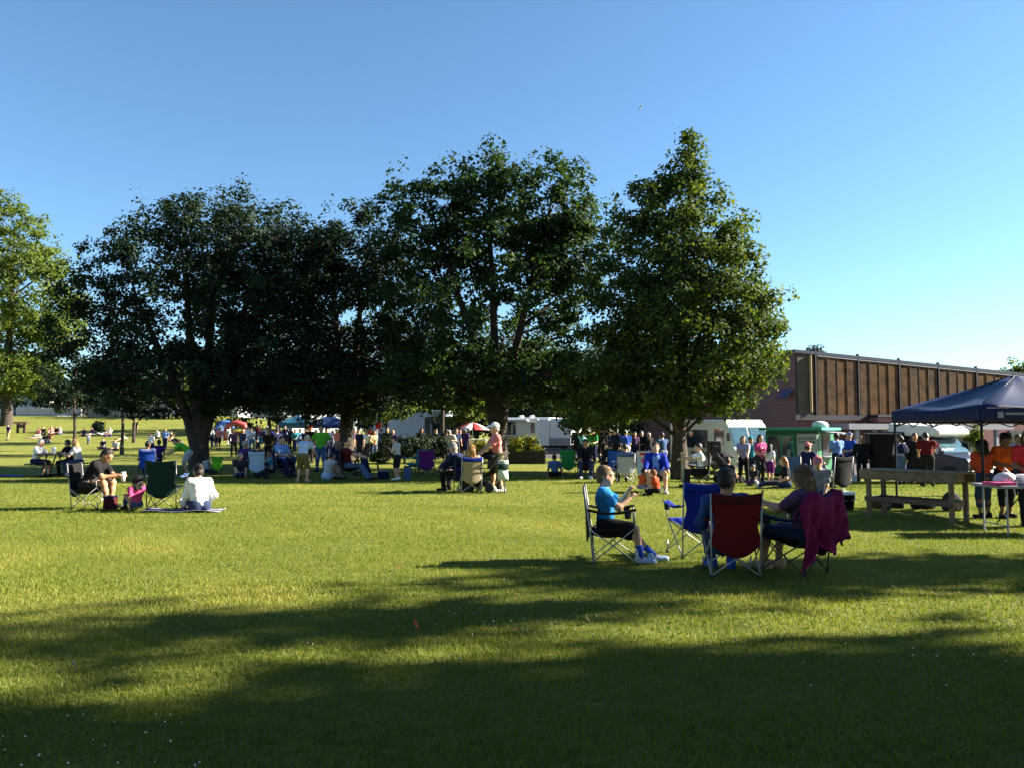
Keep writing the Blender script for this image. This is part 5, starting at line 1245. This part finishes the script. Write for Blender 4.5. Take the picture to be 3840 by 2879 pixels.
# ------------------------------------------------------------------ the pair in chairs, push chair and man in pink
x, y, _ = atp(1712, 20.9); chair('navy camp chair of the person in the grey cap', x, y, 40, 'navy', tube=M_TUBE)
person('person in a grey cap and dark jacket seated facing left', x, y, 60, 'chair_fwd', 1.74, 'navy', 'black', 'grey', 'fair', .018, 'long', 'long', 'short', hat='grey', lean=12)
x, y, _ = atp(1762, 20.6); chair('blue camp chair with a tan back panel', x, y, 14, 'khaki', 'cobalt', tube=M_STEEL)
person('blonde woman seated in the tan and blue chair, back turned', x, y, 14, 'chair', 1.64, 'khaki', 'ddenim', 'blonde', 'fair', .018, 'short', 'long', 'mid', fem=True)
def stroller(label, px, D, rz, col, sc=1.0):
    x, y, z = atp(px, D); root = empty('push_chair', (x, y, z), rz); root.scale = (sc,) * 3; tag(root, label, 'push chair')
    fm = fabric(col)
    MB().grid(lambda u, v: ((u - .5) * .42, -.28 + .5 * v, .42 + .1 * (1 - v) ** 2 - .05 * math.sin(math.pi * u)), 8, 8).build('seat', fm, root, True, solid=.02)
    MB().grid(lambda u, v: ((u - .5) * .42, -.28 - .22 * v - .05 * math.sin(math.pi * u), .5 + .42 * v), 8, 8).build('backrest', fm, root, True, solid=.02)
    MB().grid(lambda u, v: (.24 * math.cos(math.pi * u), -.42 + .5 * v, .86 + .2 * math.sin(math.pi * u) * (.6 + .4 * math.sin(math.pi * v))), 10, 6).build('hood', fm, root, True, solid=.012)
    for s in (-1, 1):
        MB().tube([(s * .25, -.62, 1.02), (s * .25, -.3, .55), (s * .25, .3, .14)], .012, 6).build('frame_bar', M_TUBE, root); MB().tube([(s * .25, -.32, .14), (s * .25, -.02, .42)], .012, 6).build('frame_bar', M_TUBE, root)
        for yy in (-.32, .32): wheel(root, s * .27, yy, .13, .05)
    MB().tube([(-.25, -.62, 1.02), (.25, -.62, 1.02)], .016, 8).build('handle', M_RUBBER, root)
    MB().box((0, 0, .22), (.4, .4, .14)).build('basket', M_BPAINT, root)
stroller('black push chair in front of the man in the pink shirt', 1815, 20.8, 62, 'black')
x, y, _ = atp(1866, 20.7)
person('man in a pink shirt, pale cap and light green shorts standing by the push chair', x, y, 104, 'hold', 1.8, 'salmon', 'olive', 'grey', 'fair', .016, 'short', 'shorts', 'short', hat='white', shoe='white', build=1.02, hands=[(-.07, .26, .56), (.05, .27, .55)], yaw=-8)
x, y, _ = atp(1885, 20.2)
def folded_chair(label, X, Y, rz):
    root = empty('folded_chair', (X, Y, gzf(X, Y)), rz); tag(root, label, 'chair')
    for s in (-1, 1):
        MB().tube([(s * .05, 0, 0), (s * .09, .04, .85)], .012, 6).build('leg', M_TUBE, root); MB().tube([(s * .09, .06, 0), (s * .05, .02, .85)], .012, 6).build('leg', M_TUBE, root)
    MB().grid(lambda u, v: (-.13 + .26 * u, -.03 - .04 * math.sin(math.pi * u) + .02 * math.sin(9 * v + 4 * u), .35 + .5 * v), 8, 8).build('seat_cloth', mat('cloth_mint', (.4, .5, .44), .85, .1), root, True, solid=.03)
    MB().grid(lambda u, v: (-.135 + .27 * u, -.05 - .04 * math.sin(math.pi * u), .62 + .14 * v), 8, 3).build('band', fabric('dgreen'), root, True, solid=.03)
folded_chair('half-folded mint and dark green chair at the side of the man in pink', x, y, 20)

# ------------------------------------------------------------------ between the maple and the conical tree
G3 = 'people sitting below the conical tree'
pxp('child in a blue-grey shirt sitting on the grass, back turned', 2080, 26.6, 6, 'cross', 1.36, 'denim', 'black', 'dark', 'tan', .02, 'short', 'shorts', 'short', group=G3, hs=1.1, hands=[(-.2, 0, .02), (.2, .02, .02)])
x, y, _ = atp(2138, 27.3); chair('dark green camp chair left of the dark red seat', x, y, -20, 'green', tube=M_TUBE)
x, y, _ = atp(2195, 26.2); chair('maroon camp chair below the white trailer end', x, y, 176, 'maroon', 'dred', tube=M_TUBE)
person('person in black seated in the maroon chair', x, y, 176, 'chair', 1.78, 'black', 'ddenim', 'dark', 'tan', .022, 'long', 'long', 'short', group=G3, shoe='white', hp=20)
x, y, _ = atp(2288, 26.8); chair('blue camp chair with a domed back in the shade', x, y, 20, 'blue', tube=M_TUBE)
person('person in dark green seated in the domed blue chair', x, y, 20, 'chair', 1.6, 'dgreen', 'black', 'dark', 'tan', .024, 'long', 'long', 'short', group=G3, lean=14, hp=20)
x, y, _ = atp(2338, 24.4); chair('pale grey and white camp chair behind the boy head', x, y, 4, 'lgrey', 'denim', tube=M_STEEL)
person('dark-haired person seated in the pale grey and white chair', x, y, 4, 'chair', 1.6, 'ddenim', 'black', 'dark', 'tan', .024, 'short', 'long', 'short', group=G3, hp=24)
x, y, _ = atp(2458, 20.6); chair('navy camp chair of the man in the cobalt shirt', x, y, 172, 'navy', tube=M_TUBE)
person('heavy man in a cobalt blue shirt and pale shorts facing the camera', x, y, 172, 'chair', 1.78, 'cobalt', 'khaki', 'brown', 'fair', .018, 'long', 'shorts', 'short', build=1.3, stripe='sky', shoe='white', hands=[(-.17, .22, .3), (.16, .22, .3)], feet=[(-.12, .27), (.1, .26)])
pxp('small child in an orange shirt sitting in front of the man in cobalt, left one', 2402, 20.9, -60, 'cross', 1.02, 'orange', 'lilac', 'brown', 'fair', .018, 'short', 'long', 'short', hs=1.2)
pxp('small child in an orange-red shirt sitting at the feet of the man in cobalt', 2462, 19.6, 60, 'cross', 1.05, 'rust', 'black', 'ginger', 'fair', .018, 'short', 'long', 'short', hs=1.2)
x, y, _ = atp(2612, 23.0); chair('black camp chair of the man in white facing left', x, y, 82, 'black', tube=M_TUBE)
person('dark-haired man in a white and navy shirt seated facing left', x, y, 82, 'chair', 1.75, 'white', 'black', 'dark', 'fair', .02, 'short', 'long', 'short', lean=8, stripe='navy', hands=[(-.06, .34, .46), (.06, .33, .45)])
def board(px, D):
    x, y, z = atp(px, D); root = empty('display_board', (x, y, z), 5); tag(root, 'upright white, pink and pale blue display board on the grass', 'board')
    MB().box((0, 0, .85), (.5, .03, .22)).build('header', mat('board_pinkwhite', (.6, .5, .52), .6), root); MB().box((0, 0, .45), (.46, .028, .56)).build('panel', mat('board_paleblue', (.35, .48, .6), .6), root)
    MB().box((.02, -.022, .86), (.3, .01, .08)).build('red_mark', fabric('red'), root); MB().box((.06, -.022, .64), (.3, .01, .14)).build('pink_mark', fabric('pink'), root)
    for s in (-.2, .2): MB().tube([(s, .02, 1.0), (s, .35, 0)], .015, 6).build('leg', M_GPAINT, root); MB().tube([(s, 0, .2), (s, 0, 0)], .015, 6).build('leg', M_GPAINT, root)
board(2412, 27)
G4 = 'standing crowd below the conical tree'
for px, D, rz, ps, H_, tp, bt, hr, hst, lb in [
  (2184, 41, 200, 'up', 1.6, 'aqua', 'charcoal', 'brown', 'mid', 'person in a light aqua top with raised arms beside the white trailer'),
  (2162, 43, 150, 'stand', 1.8, 'navy', 'black', 'dark', 'short', 'person in navy standing in the shade of the white trailer end'),
  (2222, 38, 170, 'front', 1.66, 'green', 'navy', 'ginger', 'short', 'person in a bright green shirt in the crowd below the low branches'),
  (2256, 40, 20, 'stand', 1.82, 'black', 'black', 'dark', 'short', 'tall person all in black right of the bright green shirt'),
  (2284, 42, 200, 'front', 1.7, 'charcoal', 'khaki', 'sandy', 'short', 'person in charcoal with sandy hair in the shaded crowd'),
  (2308, 39, 140, 'stand', 1.74, 'navy', 'black', 'dark', 'mid', 'person in a navy coat in the middle of the shaded crowd'),
  (2346, 36, 10, 'front', 1.72, 'blue', 'white', 'grey', 'short', 'person in a blue top and white trousers with grey hair'),
  (2378, 41, 190, 'stand', 1.68, 'mauve', 'navy', 'brown', 'bob', 'person in a mauve top standing behind the display board'),
  (2405, 42, 170, 'front', 1.76, 'black', 'charcoal', 'grey', 'short', 'grey-haired person in black behind the display board'),
  (2432, 43, 200, 'stand', 1.7, 'charcoal', 'navy', 'white', 'short', 'white-haired person in the shade left of the conical tree trunk'),
  (2484, 33, 20, 'hold', 1.78, 'denim', 'grey', 'dark', 'short', 'person in a mid blue jacket left of the conical tree trunk')]:
    pxp(lb, px, D, rz, ps, H_, tp, bt, hr, 'fair', .028, 'long' if tp in ('black', 'navy', 'denim', 'charcoal') else 'short', 'long', hst, group=G4)
# by the step van
pxp('woman with long dark hair in a lilac grey top before the step van', 2785, 27.5, 160, 'hold', 1.62, 'lilac', 'black', 'brown', 'fair', .02, 'short', 'long', 'long', fem=True)
pxp('woman in a hot pink shirt with a small white print before the step van', 2846, 26.8, 200, 'front', 1.64, 'pink', 'charcoal', 'dark', 'fair', .02, 'short', 'long', 'long', fem=True, prints=[(1, -.012, .0, .012, .014, 'white'), (1, .012, .0, .012, .014, 'white'), (1, 0, -.016, .014, .012, 'white')])
pxp('child in a white shirt beside the woman in hot pink', 2882, 26.6, -60, 'stand', 1.3, 'white', 'purple', 'dark', 'fair', .02, 'short', 'shorts', 'mid', hs=1.1)
pxp('person in a teal cap standing close behind the woman in hot pink', 2812, 30, 180, 'stand', 1.66, 'teal', 'navy', 'dark', 'tan', .026, 'short', 'long', 'short', hat='teal')
stroller('dark empty push chair on the grass left of the woman in lilac', 2730, 27.0, -70, 'charcoal')
pxp('dark-haired person crouching at the dark push chair', 2722, 25.8, -40, 'kneesup', 1.6, 'black', 'black', 'dark', 'tan', .022, 'long', 'long', 'short')
pxp('child sitting on the grass in dark clothes below the woman in hot pink', 2828, 24.6, 120, 'cross', 1.1, 'charcoal', 'mauve', 'dark', 'fair', .022, 'short', 'long', 'short', hs=1.15)
pxp('black-clad woman with a ginger plait sitting on the dark blanket', 2945, 22.4, 70, 'legsout', 1.66, 'black', 'ddenim', 'ginger', 'fair', .02, 'short', 'long', 'long', fem=True, hands=[(-.1, .12, .3), (.1, .18, .26)], shoe='white')
x, y, _ = atp(2972, 24.5); chair('empty pale denim camp chair behind the black-clad woman', x, y, -30, 'denim', tube=M_STEEL)
x, y, _ = atp(3045, 25.2); chair('navy camp chair before the menu board', x, y, -70, 'navy', tube=M_TUBE)
person('person in a pink cap and navy jacket seated before the green trailer', x, y, -60, 'chair', 1.74, 'navy', 'denim', 'brown', 'fair', .02, 'long', 'long', 'short', hat='salmon', sz=.52)
pxp('person in a dusky pink top seated below the pink cap', 3052, 22.6, -70, 'kneesup', 1.5, 'mauve', 'navy', 'dark', 'brown', .022, 'short', 'long', 'short')
x, y, _ = atp(3115, 19.0); chair('large black camp chair behind the magenta blanket', x, y, 24, 'black', tube=M_STEEL, scale=1.06)
pxp('person in a dusty pink cap and grey-green shirt seated beyond the blonde hair', 3066, 16.4, 150, 'cross', 1.62, 'grey', 'navy', 'brown', 'fair', .018, 'short', 'long', 'short', hat='salmon', sz=.3)
pxp('man in a light blue shirt and dark jeans, back turned, at the green trailer counter', 3136, 29.0, 12, 'front', 1.78, 'sky', 'navy', 'dark', 'tan', .02, 'short', 'long', 'short', build=1.08)
pxp('man in a blue shirt facing left beside the trailer counter', 3184, 29.4, 110, 'front', 1.8, 'blue', 'navy', 'grey', 'fair', .02, 'short', 'long', 'short', hat='denim')
pxp('woman in black with pale hair walking right of the men in blue', 3226, 28.6, 150, 'walk', 1.66, 'black', 'black', 'blonde', 'fair', .022, 'long', 'long', 'mid')
pxp('woman in a pale top with a navy backpack, back turned', 3374, 25.6, 10, 'front', 1.6, 'lilac', 'denim', 'brown', 'fair', .022, 'short', 'shorts', 'pony', fem=True)
x, y, _ = atp(3374, 25.4); o = bag_blob('backpack', 'navy backpack on the woman near the dark truck', (x, y - .12, gzf(x, y) + 1.0), .17, fabric('navy'), 'bag', 12, (1, .6, 1.2)); MB().tube([(-.08, .1, .36), (-.1, .2, .3), (-.1, .12, .05)], .02, 6).build('strap', fabric('navy'), o)
pxp('man in a dark red shirt stooping beside the dark truck', 3472, 23.5, -20, 'lean', 1.7, 'dred', 'black', 'dark', 'fair', .022, 'short', 'long', 'short', lean=18)
pxp('person in black standing between the backpack woman and the dark red shirt', 3425, 25.5, 170, 'stand', 1.66, 'black', 'black', 'dark', 'tan', .024, 'long', 'long', 'short')
# girls under the canopy
x, y, _ = atp(3680, 14.35); person('girl in an orange-red shirt and dark capris, back turned, under the canopy', x, y, 4, 'front', 1.43, 'rust', 'ddenim', 'dark', 'brown', .016, 'short', 'capri', 'mid', fem=True, shoe='black', hem=-.06, prints=[(-1, -.02, .045, .035, .006, 'salmon'), (-1, .03, .045, .01, .006, 'salmon'), (-1, 0, .02, .05, .005, 'salmon'), (-1, .01, -.005, .045, .005, 'salmon')])
x, y, _ = atp(3757, 14.45); person('girl in a bright orange shirt and black capris facing the folding table', x, y, 176, 'hold', 1.55, 'orange', 'black', 'dark', 'brown', .016, 'short', 'capri', 'bun', fem=True, shoe='charcoal', hands=[(-.12, .16, .56), (.07, .2, .62)], hp=12, prints=[(1, -.03, .02, .014, .005, 'tan'), (1, 0, .02, .01, .005, 'tan'), (1, .03, .02, .014, .005, 'tan')])
x, y, _ = atp(3850, 13.2); person('dark-haired person in a red shirt cut by the right picture edge', x, y, 150, 'front', 1.6, 'red', 'black', 'dark', 'brown', .02, 'short', 'long', 'long', fem=True)
x, y, _ = atp(3812, 19.5); person('person in lilac seated behind the girls under the canopy', x, y, 170, 'stand', 1.5, 'lilac', 'navy', 'dark', 'brown', .024, 'short', 'long', 'short')

# ------------------------------------------------------------------ far lawn on the left
G5 = 'picnickers on the far lawn'
FAR = [
 (35, 74, 150, 'stand', 1.5, 'violet', 'tan', 'brown', 'short', 'child in purple standing alone at the far left of the lawn'),
 (150, 79, 180, 'legsout', 1.6, 'salmon', 'offwhite', 'brown', 'mid', 'person in salmon sitting on the pale pink blanket'),
 (168, 81, 160, 'cross', 1.7, 'black', 'black', 'dark', 'short', 'person in black sitting right of the salmon one'),
 (196, 81, 190, 'kneesup', 1.75, 'salmon', 'maroon', 'blonde', 'mid', 'blonde person in dusty pink sitting in the far picnic row'),
 (214, 82, 200, 'legsout', 1.6, 'maroon', 'maroon', 'brown', 'short', 'person in maroon lying back in the far picnic row'),
 (231, 82, 140, 'cross', 1.7, 'white', 'denim', 'dark', 'short', 'person in a white top at the right end of the far picnic row'),
 (176, 70, 200, 'cross', 1.5, 'navy', 'navy', 'dark', 'short', 'child in navy sitting on the sunny lawn before the picnic row'),
 (190, 70, 170, 'kneesup', 1.6, 'red', 'white', 'brown', 'short', 'person in red sitting on the sunny lawn before the picnic row'),
 (319, 80, 190, 'cross', 1.6, 'charcoal', 'black', 'dark', 'short', 'person in charcoal sitting left of the small round bush'),
 (350, 80, 150, 'legsout', 1.6, 'purple', 'offwhite', 'brown', 'short', 'person in purple reclining left of the small round bush'),
 (384, 80, 110, 'lie', 1.7, 'offwhite', 'offwhite', 'brown', 'short', 'person in off-white lying right of the small round bush'),
 (414, 79, 170, 'kneesup', 1.8, 'white', 'cobalt', 'grey', 'short', 'person in a white shirt and blue trousers sitting near the pale tree trunk'),
 (335, 68, 180, 'stand', .9, 'lblue', 'denim', 'dark', 'short', 'tiny child in pale blue on the sunny lawn'),
 (394, 60, 170, 'cross', 1.6, 'navy', 'navy', 'dark', 'short', 'person in navy sitting at the edge of the tree shade'),
 (440, 58, 190, 'cross', 1.6, 'lgrey', 'black', 'dark', 'short', 'person in light grey sitting behind the man in black'),
 (455, 72, 180, 'lie', 1.6, 'offwhite', 'tan', 'brown', 'short', 'person lying at the foot of the pale tree trunk'),
 (510, 77, 170, 'stand', 1.78, 'black', 'black', 'blonde', 'short', 'person all in black standing on the lawn right of the pale trunk'),
 (598, 76, 150, 'cross', 1.7, 'white', 'charcoal', 'dark', 'short', 'person in white sitting left of the big left trunk, far off'),
 (622, 60, 190, 'stand', 1.6, 'sky', 'navy', 'blonde', 'short', 'person in a light blue shirt standing left of the big left trunk'),
 (648, 72, 170, 'kneesup', 1.8, 'brown', 'mauve', 'dark', 'short', 'person in brown sitting beside the big left trunk'),
 (572, 50, 180, 'stand', 1.45, 'white', 'navy', 'dark', 'short', 'child in a white shirt standing behind the royal blue chair'),
 (686, 58, 180, 'cross', 1.6, 'lblue', 'denim', 'dark', 'short', 'person in pale blue sitting at the root of the big left tree'),
]
RJ = random.Random(77)
def jit(ps):
    d = dict(tw=RJ.uniform(-22, 22), side=RJ.uniform(-5, 5), yaw=RJ.uniform(-40, 40), build=RJ.uniform(.9, 1.22), hp=RJ.uniform(-4, 22))
    b = POSE[ps]; d['lean'] = b['lean'] + RJ.uniform(-4, 9)
    d['hands'] = [tuple(q + RJ.uniform(-.045, .045) for q in hnd) for hnd in b['hands']]; d['feet'] = [tuple(q + RJ.uniform(-.03, .03) for q in f) for f in b['feet']]
    return d
for px, D, rz, ps, H_, tp, bt, hr, hst, lb in FAR: pxp(lb, px, D, rz, ps, H_, tp, bt, hr, 'fair', .034, 'short', 'long', hst, group=G5, **jit(ps))
G6 = 'crowd behind the middle circle'
CRW = [
 (790, 62, 190, 'stand', 1.78, 'lgrey', 'navy', 'grey', 'grey-haired person in light grey right of the big left trunk'),
 (806, 64, 160, 'stand', 1.7, 'navy', 'navy', 'dark', 'person in navy left of the blue inflatable'),
 (822, 60, 200, 'walk', 1.74, 'salmon', 'black', 'brown', 'person in salmon with dark trousers before the blue inflatable'),
 (862, 66, 20, 'stand', 1.6, 'offwhite', 'offwhite', 'brown', 'person in off-white before the red arch'),
 (934, 62, 170, 'stand', 1.78, 'white', 'lblue', 'brown', 'person in a white shirt right of the red arch'),
 (948, 58, 190, 'front', 1.7, 'lblue', 'denim', 'dark', 'person in pale blue right of the red arch'),
 (966, 66, 140, 'stand', 1.8, 'dred', 'ddenim', 'dark', 'person in dark red in the left half of the crowd'),
 (982, 60, 200, 'front', 1.7, 'mauve', 'teal', 'dark', 'person in a mauve top with teal trousers in the crowd'),
 (1004, 62, 180, 'stand', 1.8, 'offwhite', 'ddenim', 'white', 'white-haired person in off-white in the crowd'),
 (1022, 58, 150, 'walk', 1.74, 'cobalt', 'lgrey', 'dark', 'person in a cobalt shirt walking through the crowd'),
 (1040, 64, 190, 'stand', 1.84, 'tan', 'black', 'blonde', 'blond person in tan in the crowd'),
 (1054, 60, 170, 'front', 1.7, 'mauve', 'mauve', 'grey', 'person in plain mauve in the middle of the crowd'),
 (1072, 66, 200, 'stand', 1.78, 'navy', 'navy', 'brown', 'person in navy before the teal canopy'),
 (1090, 62, 160, 'stand', 1.7, 'charcoal', 'black', 'sandy', 'sandy-haired person in charcoal before the teal canopy'),
 (1108, 57, 180, 'front', 1.6, 'teal', 'navy', 'dark', 'person in teal before the teal canopy'),
 (1126, 58, 190, 'stand', 1.66, 'lblue', 'ddenim', 'dark', 'person in pale blue before the white van'),
 (1250, 47, 200, 'stand', 1.6, 'lblue', 'navy', 'brown', 'person in pale blue below the blue market canopy'),
 (1270, 45, 160, 'stand', 1.7, 'salmon', 'navy', 'dark', 'person in salmon left of the middle trunk'),
 (1332, 47, 190, 'front', 1.72, 'offwhite', 'lgrey', 'white', 'person in off-white right of the middle trunk'),
 (1376, 44, 170, 'stand', 1.6, 'white', 'charcoal', 'dark', 'person in white left of the sign post'),
 (1390, 50, 180, 'stand', 1.86, 'rust', 'black', 'dark', 'tall person in rust orange behind the sign post'),
 (1436, 48, 150, 'walk', 1.72, 'ddenim', 'navy', 'dark', 'person in dark denim right of the sign post'),
 (1668, 42, 190, 'stand', 1.7, 'black', 'black', 'dark', 'person in black before the black van'),
 (1692, 40, 170, 'front', 1.66, 'offwhite', 'khaki', 'grey', 'person in off-white left of the striped umbrella'),
 (1745, 44, 160, 'stand', 1.7, 'violet', 'navy', 'dark', 'person in violet under the striped umbrella'),
]
for px, D, rz, ps, H_, tp, bt, hr, lb in CRW: pxp(lb, px, D, rz, ps, H_, tp, bt, hr, RJ.choice(('fair', 'tan', 'fair', 'brown')), .034, RJ.choice(('short', 'long', 'short')), RJ.choice(('long', 'shorts', 'long')), RJ.choice(('short', 'mid', 'short')), group=G6, **jit(ps))

CR2 = [
 (1150, 45, 180, 'front', 1.7, 'navy', 'black', 'dark', 'person in navy left of the man in the lime shirt'),
 (1186, 47, 150, 'stand', 1.64, 'charcoal', 'ddenim', 'brown', 'person in charcoal just left of the lime shirt'),
 (1226, 43, 200, 'stand', 1.76, 'ddenim', 'navy', 'dark', 'person in dark denim just right of the lime shirt'),
 (1292, 49, 20, 'front', 1.7, 'lgrey', 'navy', 'grey', 'person in light grey hidden behind the middle trunk'),
 (1316, 41, 190, 'walk', 1.7, 'mauve', 'black', 'dark', 'person in mauve walking past the middle trunk'),
 (1352, 42, 170, 'stand', 1.66, 'navy', 'charcoal', 'dark', 'person in navy between middle trunk and sign post'),
 (1402, 40, 210, 'front', 1.6, 'tan', 'ddenim', 'brown', 'person in tan beneath the small red sign'),
 (1456, 42, 160, 'stand', 1.74, 'black', 'black', 'dark', 'person in black left of the dark hedge bushes'),
 (1476, 45, 190, 'front', 1.62, 'violet', 'navy', 'blonde', 'blond person in violet left of the dark hedge bushes'),
 (1580, 46, 180, 'stand', 1.74, 'charcoal', 'navy', 'dark', 'person in charcoal looking over the dark hedge bushes'),
 (1640, 44, 150, 'front', 1.7, 'navy', 'ddenim', 'dark', 'person in navy right of the dark hedge bushes'),
 (1712, 43, 200, 'stand', 1.72, 'ddenim', 'charcoal', 'brown', 'person in dark denim before the striped umbrella'),
 (1728, 48, 170, 'stand', 1.66, 'maroon', 'black', 'dark', 'person in maroon at the vendor cart'),
 (1042, 40, 30, 'stand', 1.7, 'navy', 'navy', 'dark', 'person in navy, back turned, behind the bright blue shirt'),
 (1010, 37, 200, 'front', 1.66, 'charcoal', 'black', 'grey', 'grey-haired person in charcoal behind the pale chair'),
 (912, 44, 170, 'stand', 1.72, 'ddenim', 'navy', 'dark', 'person in dark denim left of the middle circle'),
 (880, 48, 190, 'walk', 1.7, 'mauve', 'black', 'brown', 'person in mauve walking below the red arch'),
 (1700, 30, 60, 'kneesup', 1.6, 'charcoal', 'ddenim', 'dark', 'person in charcoal sitting behind the grey cap'),
 (1380, 28.5, 120, 'cross', 1.6, 'navy', 'black', 'dark', 'person in navy sitting beyond the man in jeans'),
 (1095, 29.5, 170, 'cross', 1.6, 'ddenim', 'navy', 'brown', 'person in dark denim sitting inside the middle circle'),
 (1020, 29.8, 160, 'cross', 1.6, 'teal', 'black', 'dark', 'person in teal sitting at the back of the middle circle'),
 (905, 27.2, 200, 'legsout', 1.6, 'charcoal', 'denim', 'grey', 'person in charcoal sitting left of the violet chair'),
]
for px, D, rz, ps, H_, tp, bt, hr, lb in CR2: pxp(lb, px, D, rz, ps, H_, tp, bt, hr, RJ.choice(('fair', 'tan')), .032, RJ.choice(('short', 'long', 'short')), 'long', RJ.choice(('short', 'mid', 'short')), group=G6, **jit(ps))

# ------------------------------------------------------------------ grass blades, clover heads, fallen leaves
def blades(bands, seed, simple):
    rng = np.random.default_rng(seed)
    XS = []; YS = []; SCL = []
    for y0, y1, dens, sc in bands:
        xa = .69 * y1 + .3; n = int((y1 - y0) * 2 * xa * dens)
        XS.append(rng.uniform(-xa, xa, n)); YS.append(rng.uniform(y0, y1, n)); SCL.append(np.full(n, sc))
    x = np.concatenate(XS); y = np.concatenate(YS); sc = np.concatenate(SCL)
    ok = np.abs(x) < .67 * y + .25; x = x[ok]; y = y[ok]; sc = sc[ok]; n = len(x)
    z = gz(x, y)
    patch = .5 + .5 * np.sin(x * 1.3 + 2 * np.sin(y * .7)) * np.sin(y * 1.9 + np.sin(x * 1.1))
    h = (.02 + .026 * rng.uniform(0, 1, n) ** 1.4) * (.8 + .4 * patch) * sc ** .2
    tall = rng.uniform(0, 1, n) < .004; h[tall] *= 1.9
    w = .0026 * sc * rng.uniform(.7, 1.3, n)
    a = rng.uniform(0, 2 * np.pi, n); bend = h * rng.uniform(.15, 1.0, n); b2 = rng.uniform(0, 2 * np.pi, n)
    base = np.stack([x, y, z - .004], 1); t = np.stack([np.cos(a), np.sin(a), np.zeros(n)], 1) * w[:, None]
    d = np.stack([np.cos(b2), np.sin(b2), np.zeros(n)], 1)
    m1 = base + d * (bend * .3)[:, None] + np.stack([0 * h, 0 * h, h * .6], 1)
    tip = base + d * bend[:, None] + np.stack([0 * h, 0 * h, h], 1)
    if simple:
        V = np.stack([base - t, base + t, tip], 1).reshape(-1, 3); k = 1
        T = np.arange(n * 3).reshape(-1, 3)
    else:
        V = np.stack([base - t, base + t, m1 + t * .75, m1 - t * .75, tip], 1).reshape(-1, 3); k = 3
        i = np.arange(n)[:, None] * 5
        T = np.concatenate([i + np.array([[0, 1, 2]]), i + np.array([[0, 2, 3]]), i + np.array([[3, 2, 4]])], 1).reshape(-1, 3)
    me = mesh_np('grass_blades', V, T, False, [M_GRASS])
    dry = sm((np.sin(x * .55 + 1.7 * np.sin(y * .33 + .5)) * np.sin(y * .8 + 1.1 * np.sin(x * .43)) + .35 * np.sin(x * 2.7 + y * 1.9) - .15) / .9)
    r = np.clip(.5 * rng.uniform(0, 1, n) + .16 * patch + .3 * dry + .2 * (rng.uniform(0, 1, n) ** 4) - .04, 0, 1)
    at = me.attributes.new('rnd', 'FLOAT', 'FACE'); at.data.foreach_set('value', np.repeat(r, k).astype(np.float32))
    return link('grass_blades', me)
tag(blades(((3.3, 4.6, 4600, 1.0), (4.6, 6.2, 3200, 1.15), (6.2, 8.5, 2000, 1.35)), 5, False), 'short mown grass blades covering the near lawn', 'grass', kind='stuff')
tag(blades(((8.5, 12, 2300, 1.35), (12, 17, 1100, 1.8), (17, 28, 380, 2.6)), 6, True), 'short mown grass blades covering the middle lawn', 'grass', kind='stuff')
def clover():
    rng = random.Random(9); mb = MB(); M = mat('clover_white', (.62, .62, .55), .8)
    spots = [(rng.uniform(-2.6, -1.35), rng.uniform(3.7, 4.5)) for _ in range(26)] + [(rng.gauss(.25, .9), rng.gauss(6.7, .5)) for _ in range(30)] + [(rng.uniform(-5, 5), rng.uniform(5, 11)) for _ in range(22)] + [(rng.uniform(1.8, 4), rng.uniform(4.6, 6.4)) for _ in range(14)]
    for x, y in spots:
        r = rng.uniform(.004, .0068); h = rng.uniform(.03, .05)
        mb.lathe((x, y, gzf(x, y) + h), [(r * .5, -r * .6), (r, -.1 * r), (r * .8, r * .6), (r * .2, r)], 7)
    o = mb.build('clover_flowers', M, None, True); tag(o, 'scattered white clover heads in the grass', 'clover', kind='stuff')
clover()
def fallen_leaf(px, py, size, col, lb, tilt):
    D = CAMZ * F_PX / (py - HZ); x, y, z = atp(px, D); mb = MB()
    pts = [(0, -.55), (.28, -.42), (.55, -.1), (.3, .02), (.4, .45), (.14, .3), (0, .62), (-.14, .3), (-.42, .4), (-.3, .0), (-.52, -.15), (-.26, -.42)]
    vs = [(a * size, b * size, .35 * size * (a * a + b * b)) for a, b in pts] + [(0, 0, 0)]
    mb.add(vs, [(i, (i + 1) % 12, 12) for i in range(12)])
    o = mb.build('fallen_leaf', mat('leaf_' + col, PAL[col] if col in PAL else (.3, .06, .02), .8, .3, 30), None, False, solid=.002, loc=(x, y, z + .05))
    o.rotation_euler = (R(tilt), R(15), R(40 + px % 90)); tag(o, lb, 'leaf', 'fallen leaves on the lawn')
    st = MB(); st.tube([(0, -.5 * size, .1 * size), (0, -1.0 * size, .12 * size)], .002, 5); st.build('stalk', mat('leaf_brown', PAL['brown'], .8), o)
fallen_leaf(1563, 2348, .075, 'rust', 'large rust-red fallen leaf in the middle of the near grass', 62)
fallen_leaf(2196, 2328, .06, 'brown', 'brown fallen leaf right of the rust-red one', 50)
fallen_leaf(1497, 2135, .05, 'orange', 'pale orange fallen leaf in the sunlit grass above the shadow band', 30)
fallen_leaf(308, 2496, .04, 'black', 'small dark fallen leaf in the left foreground grass', 45)
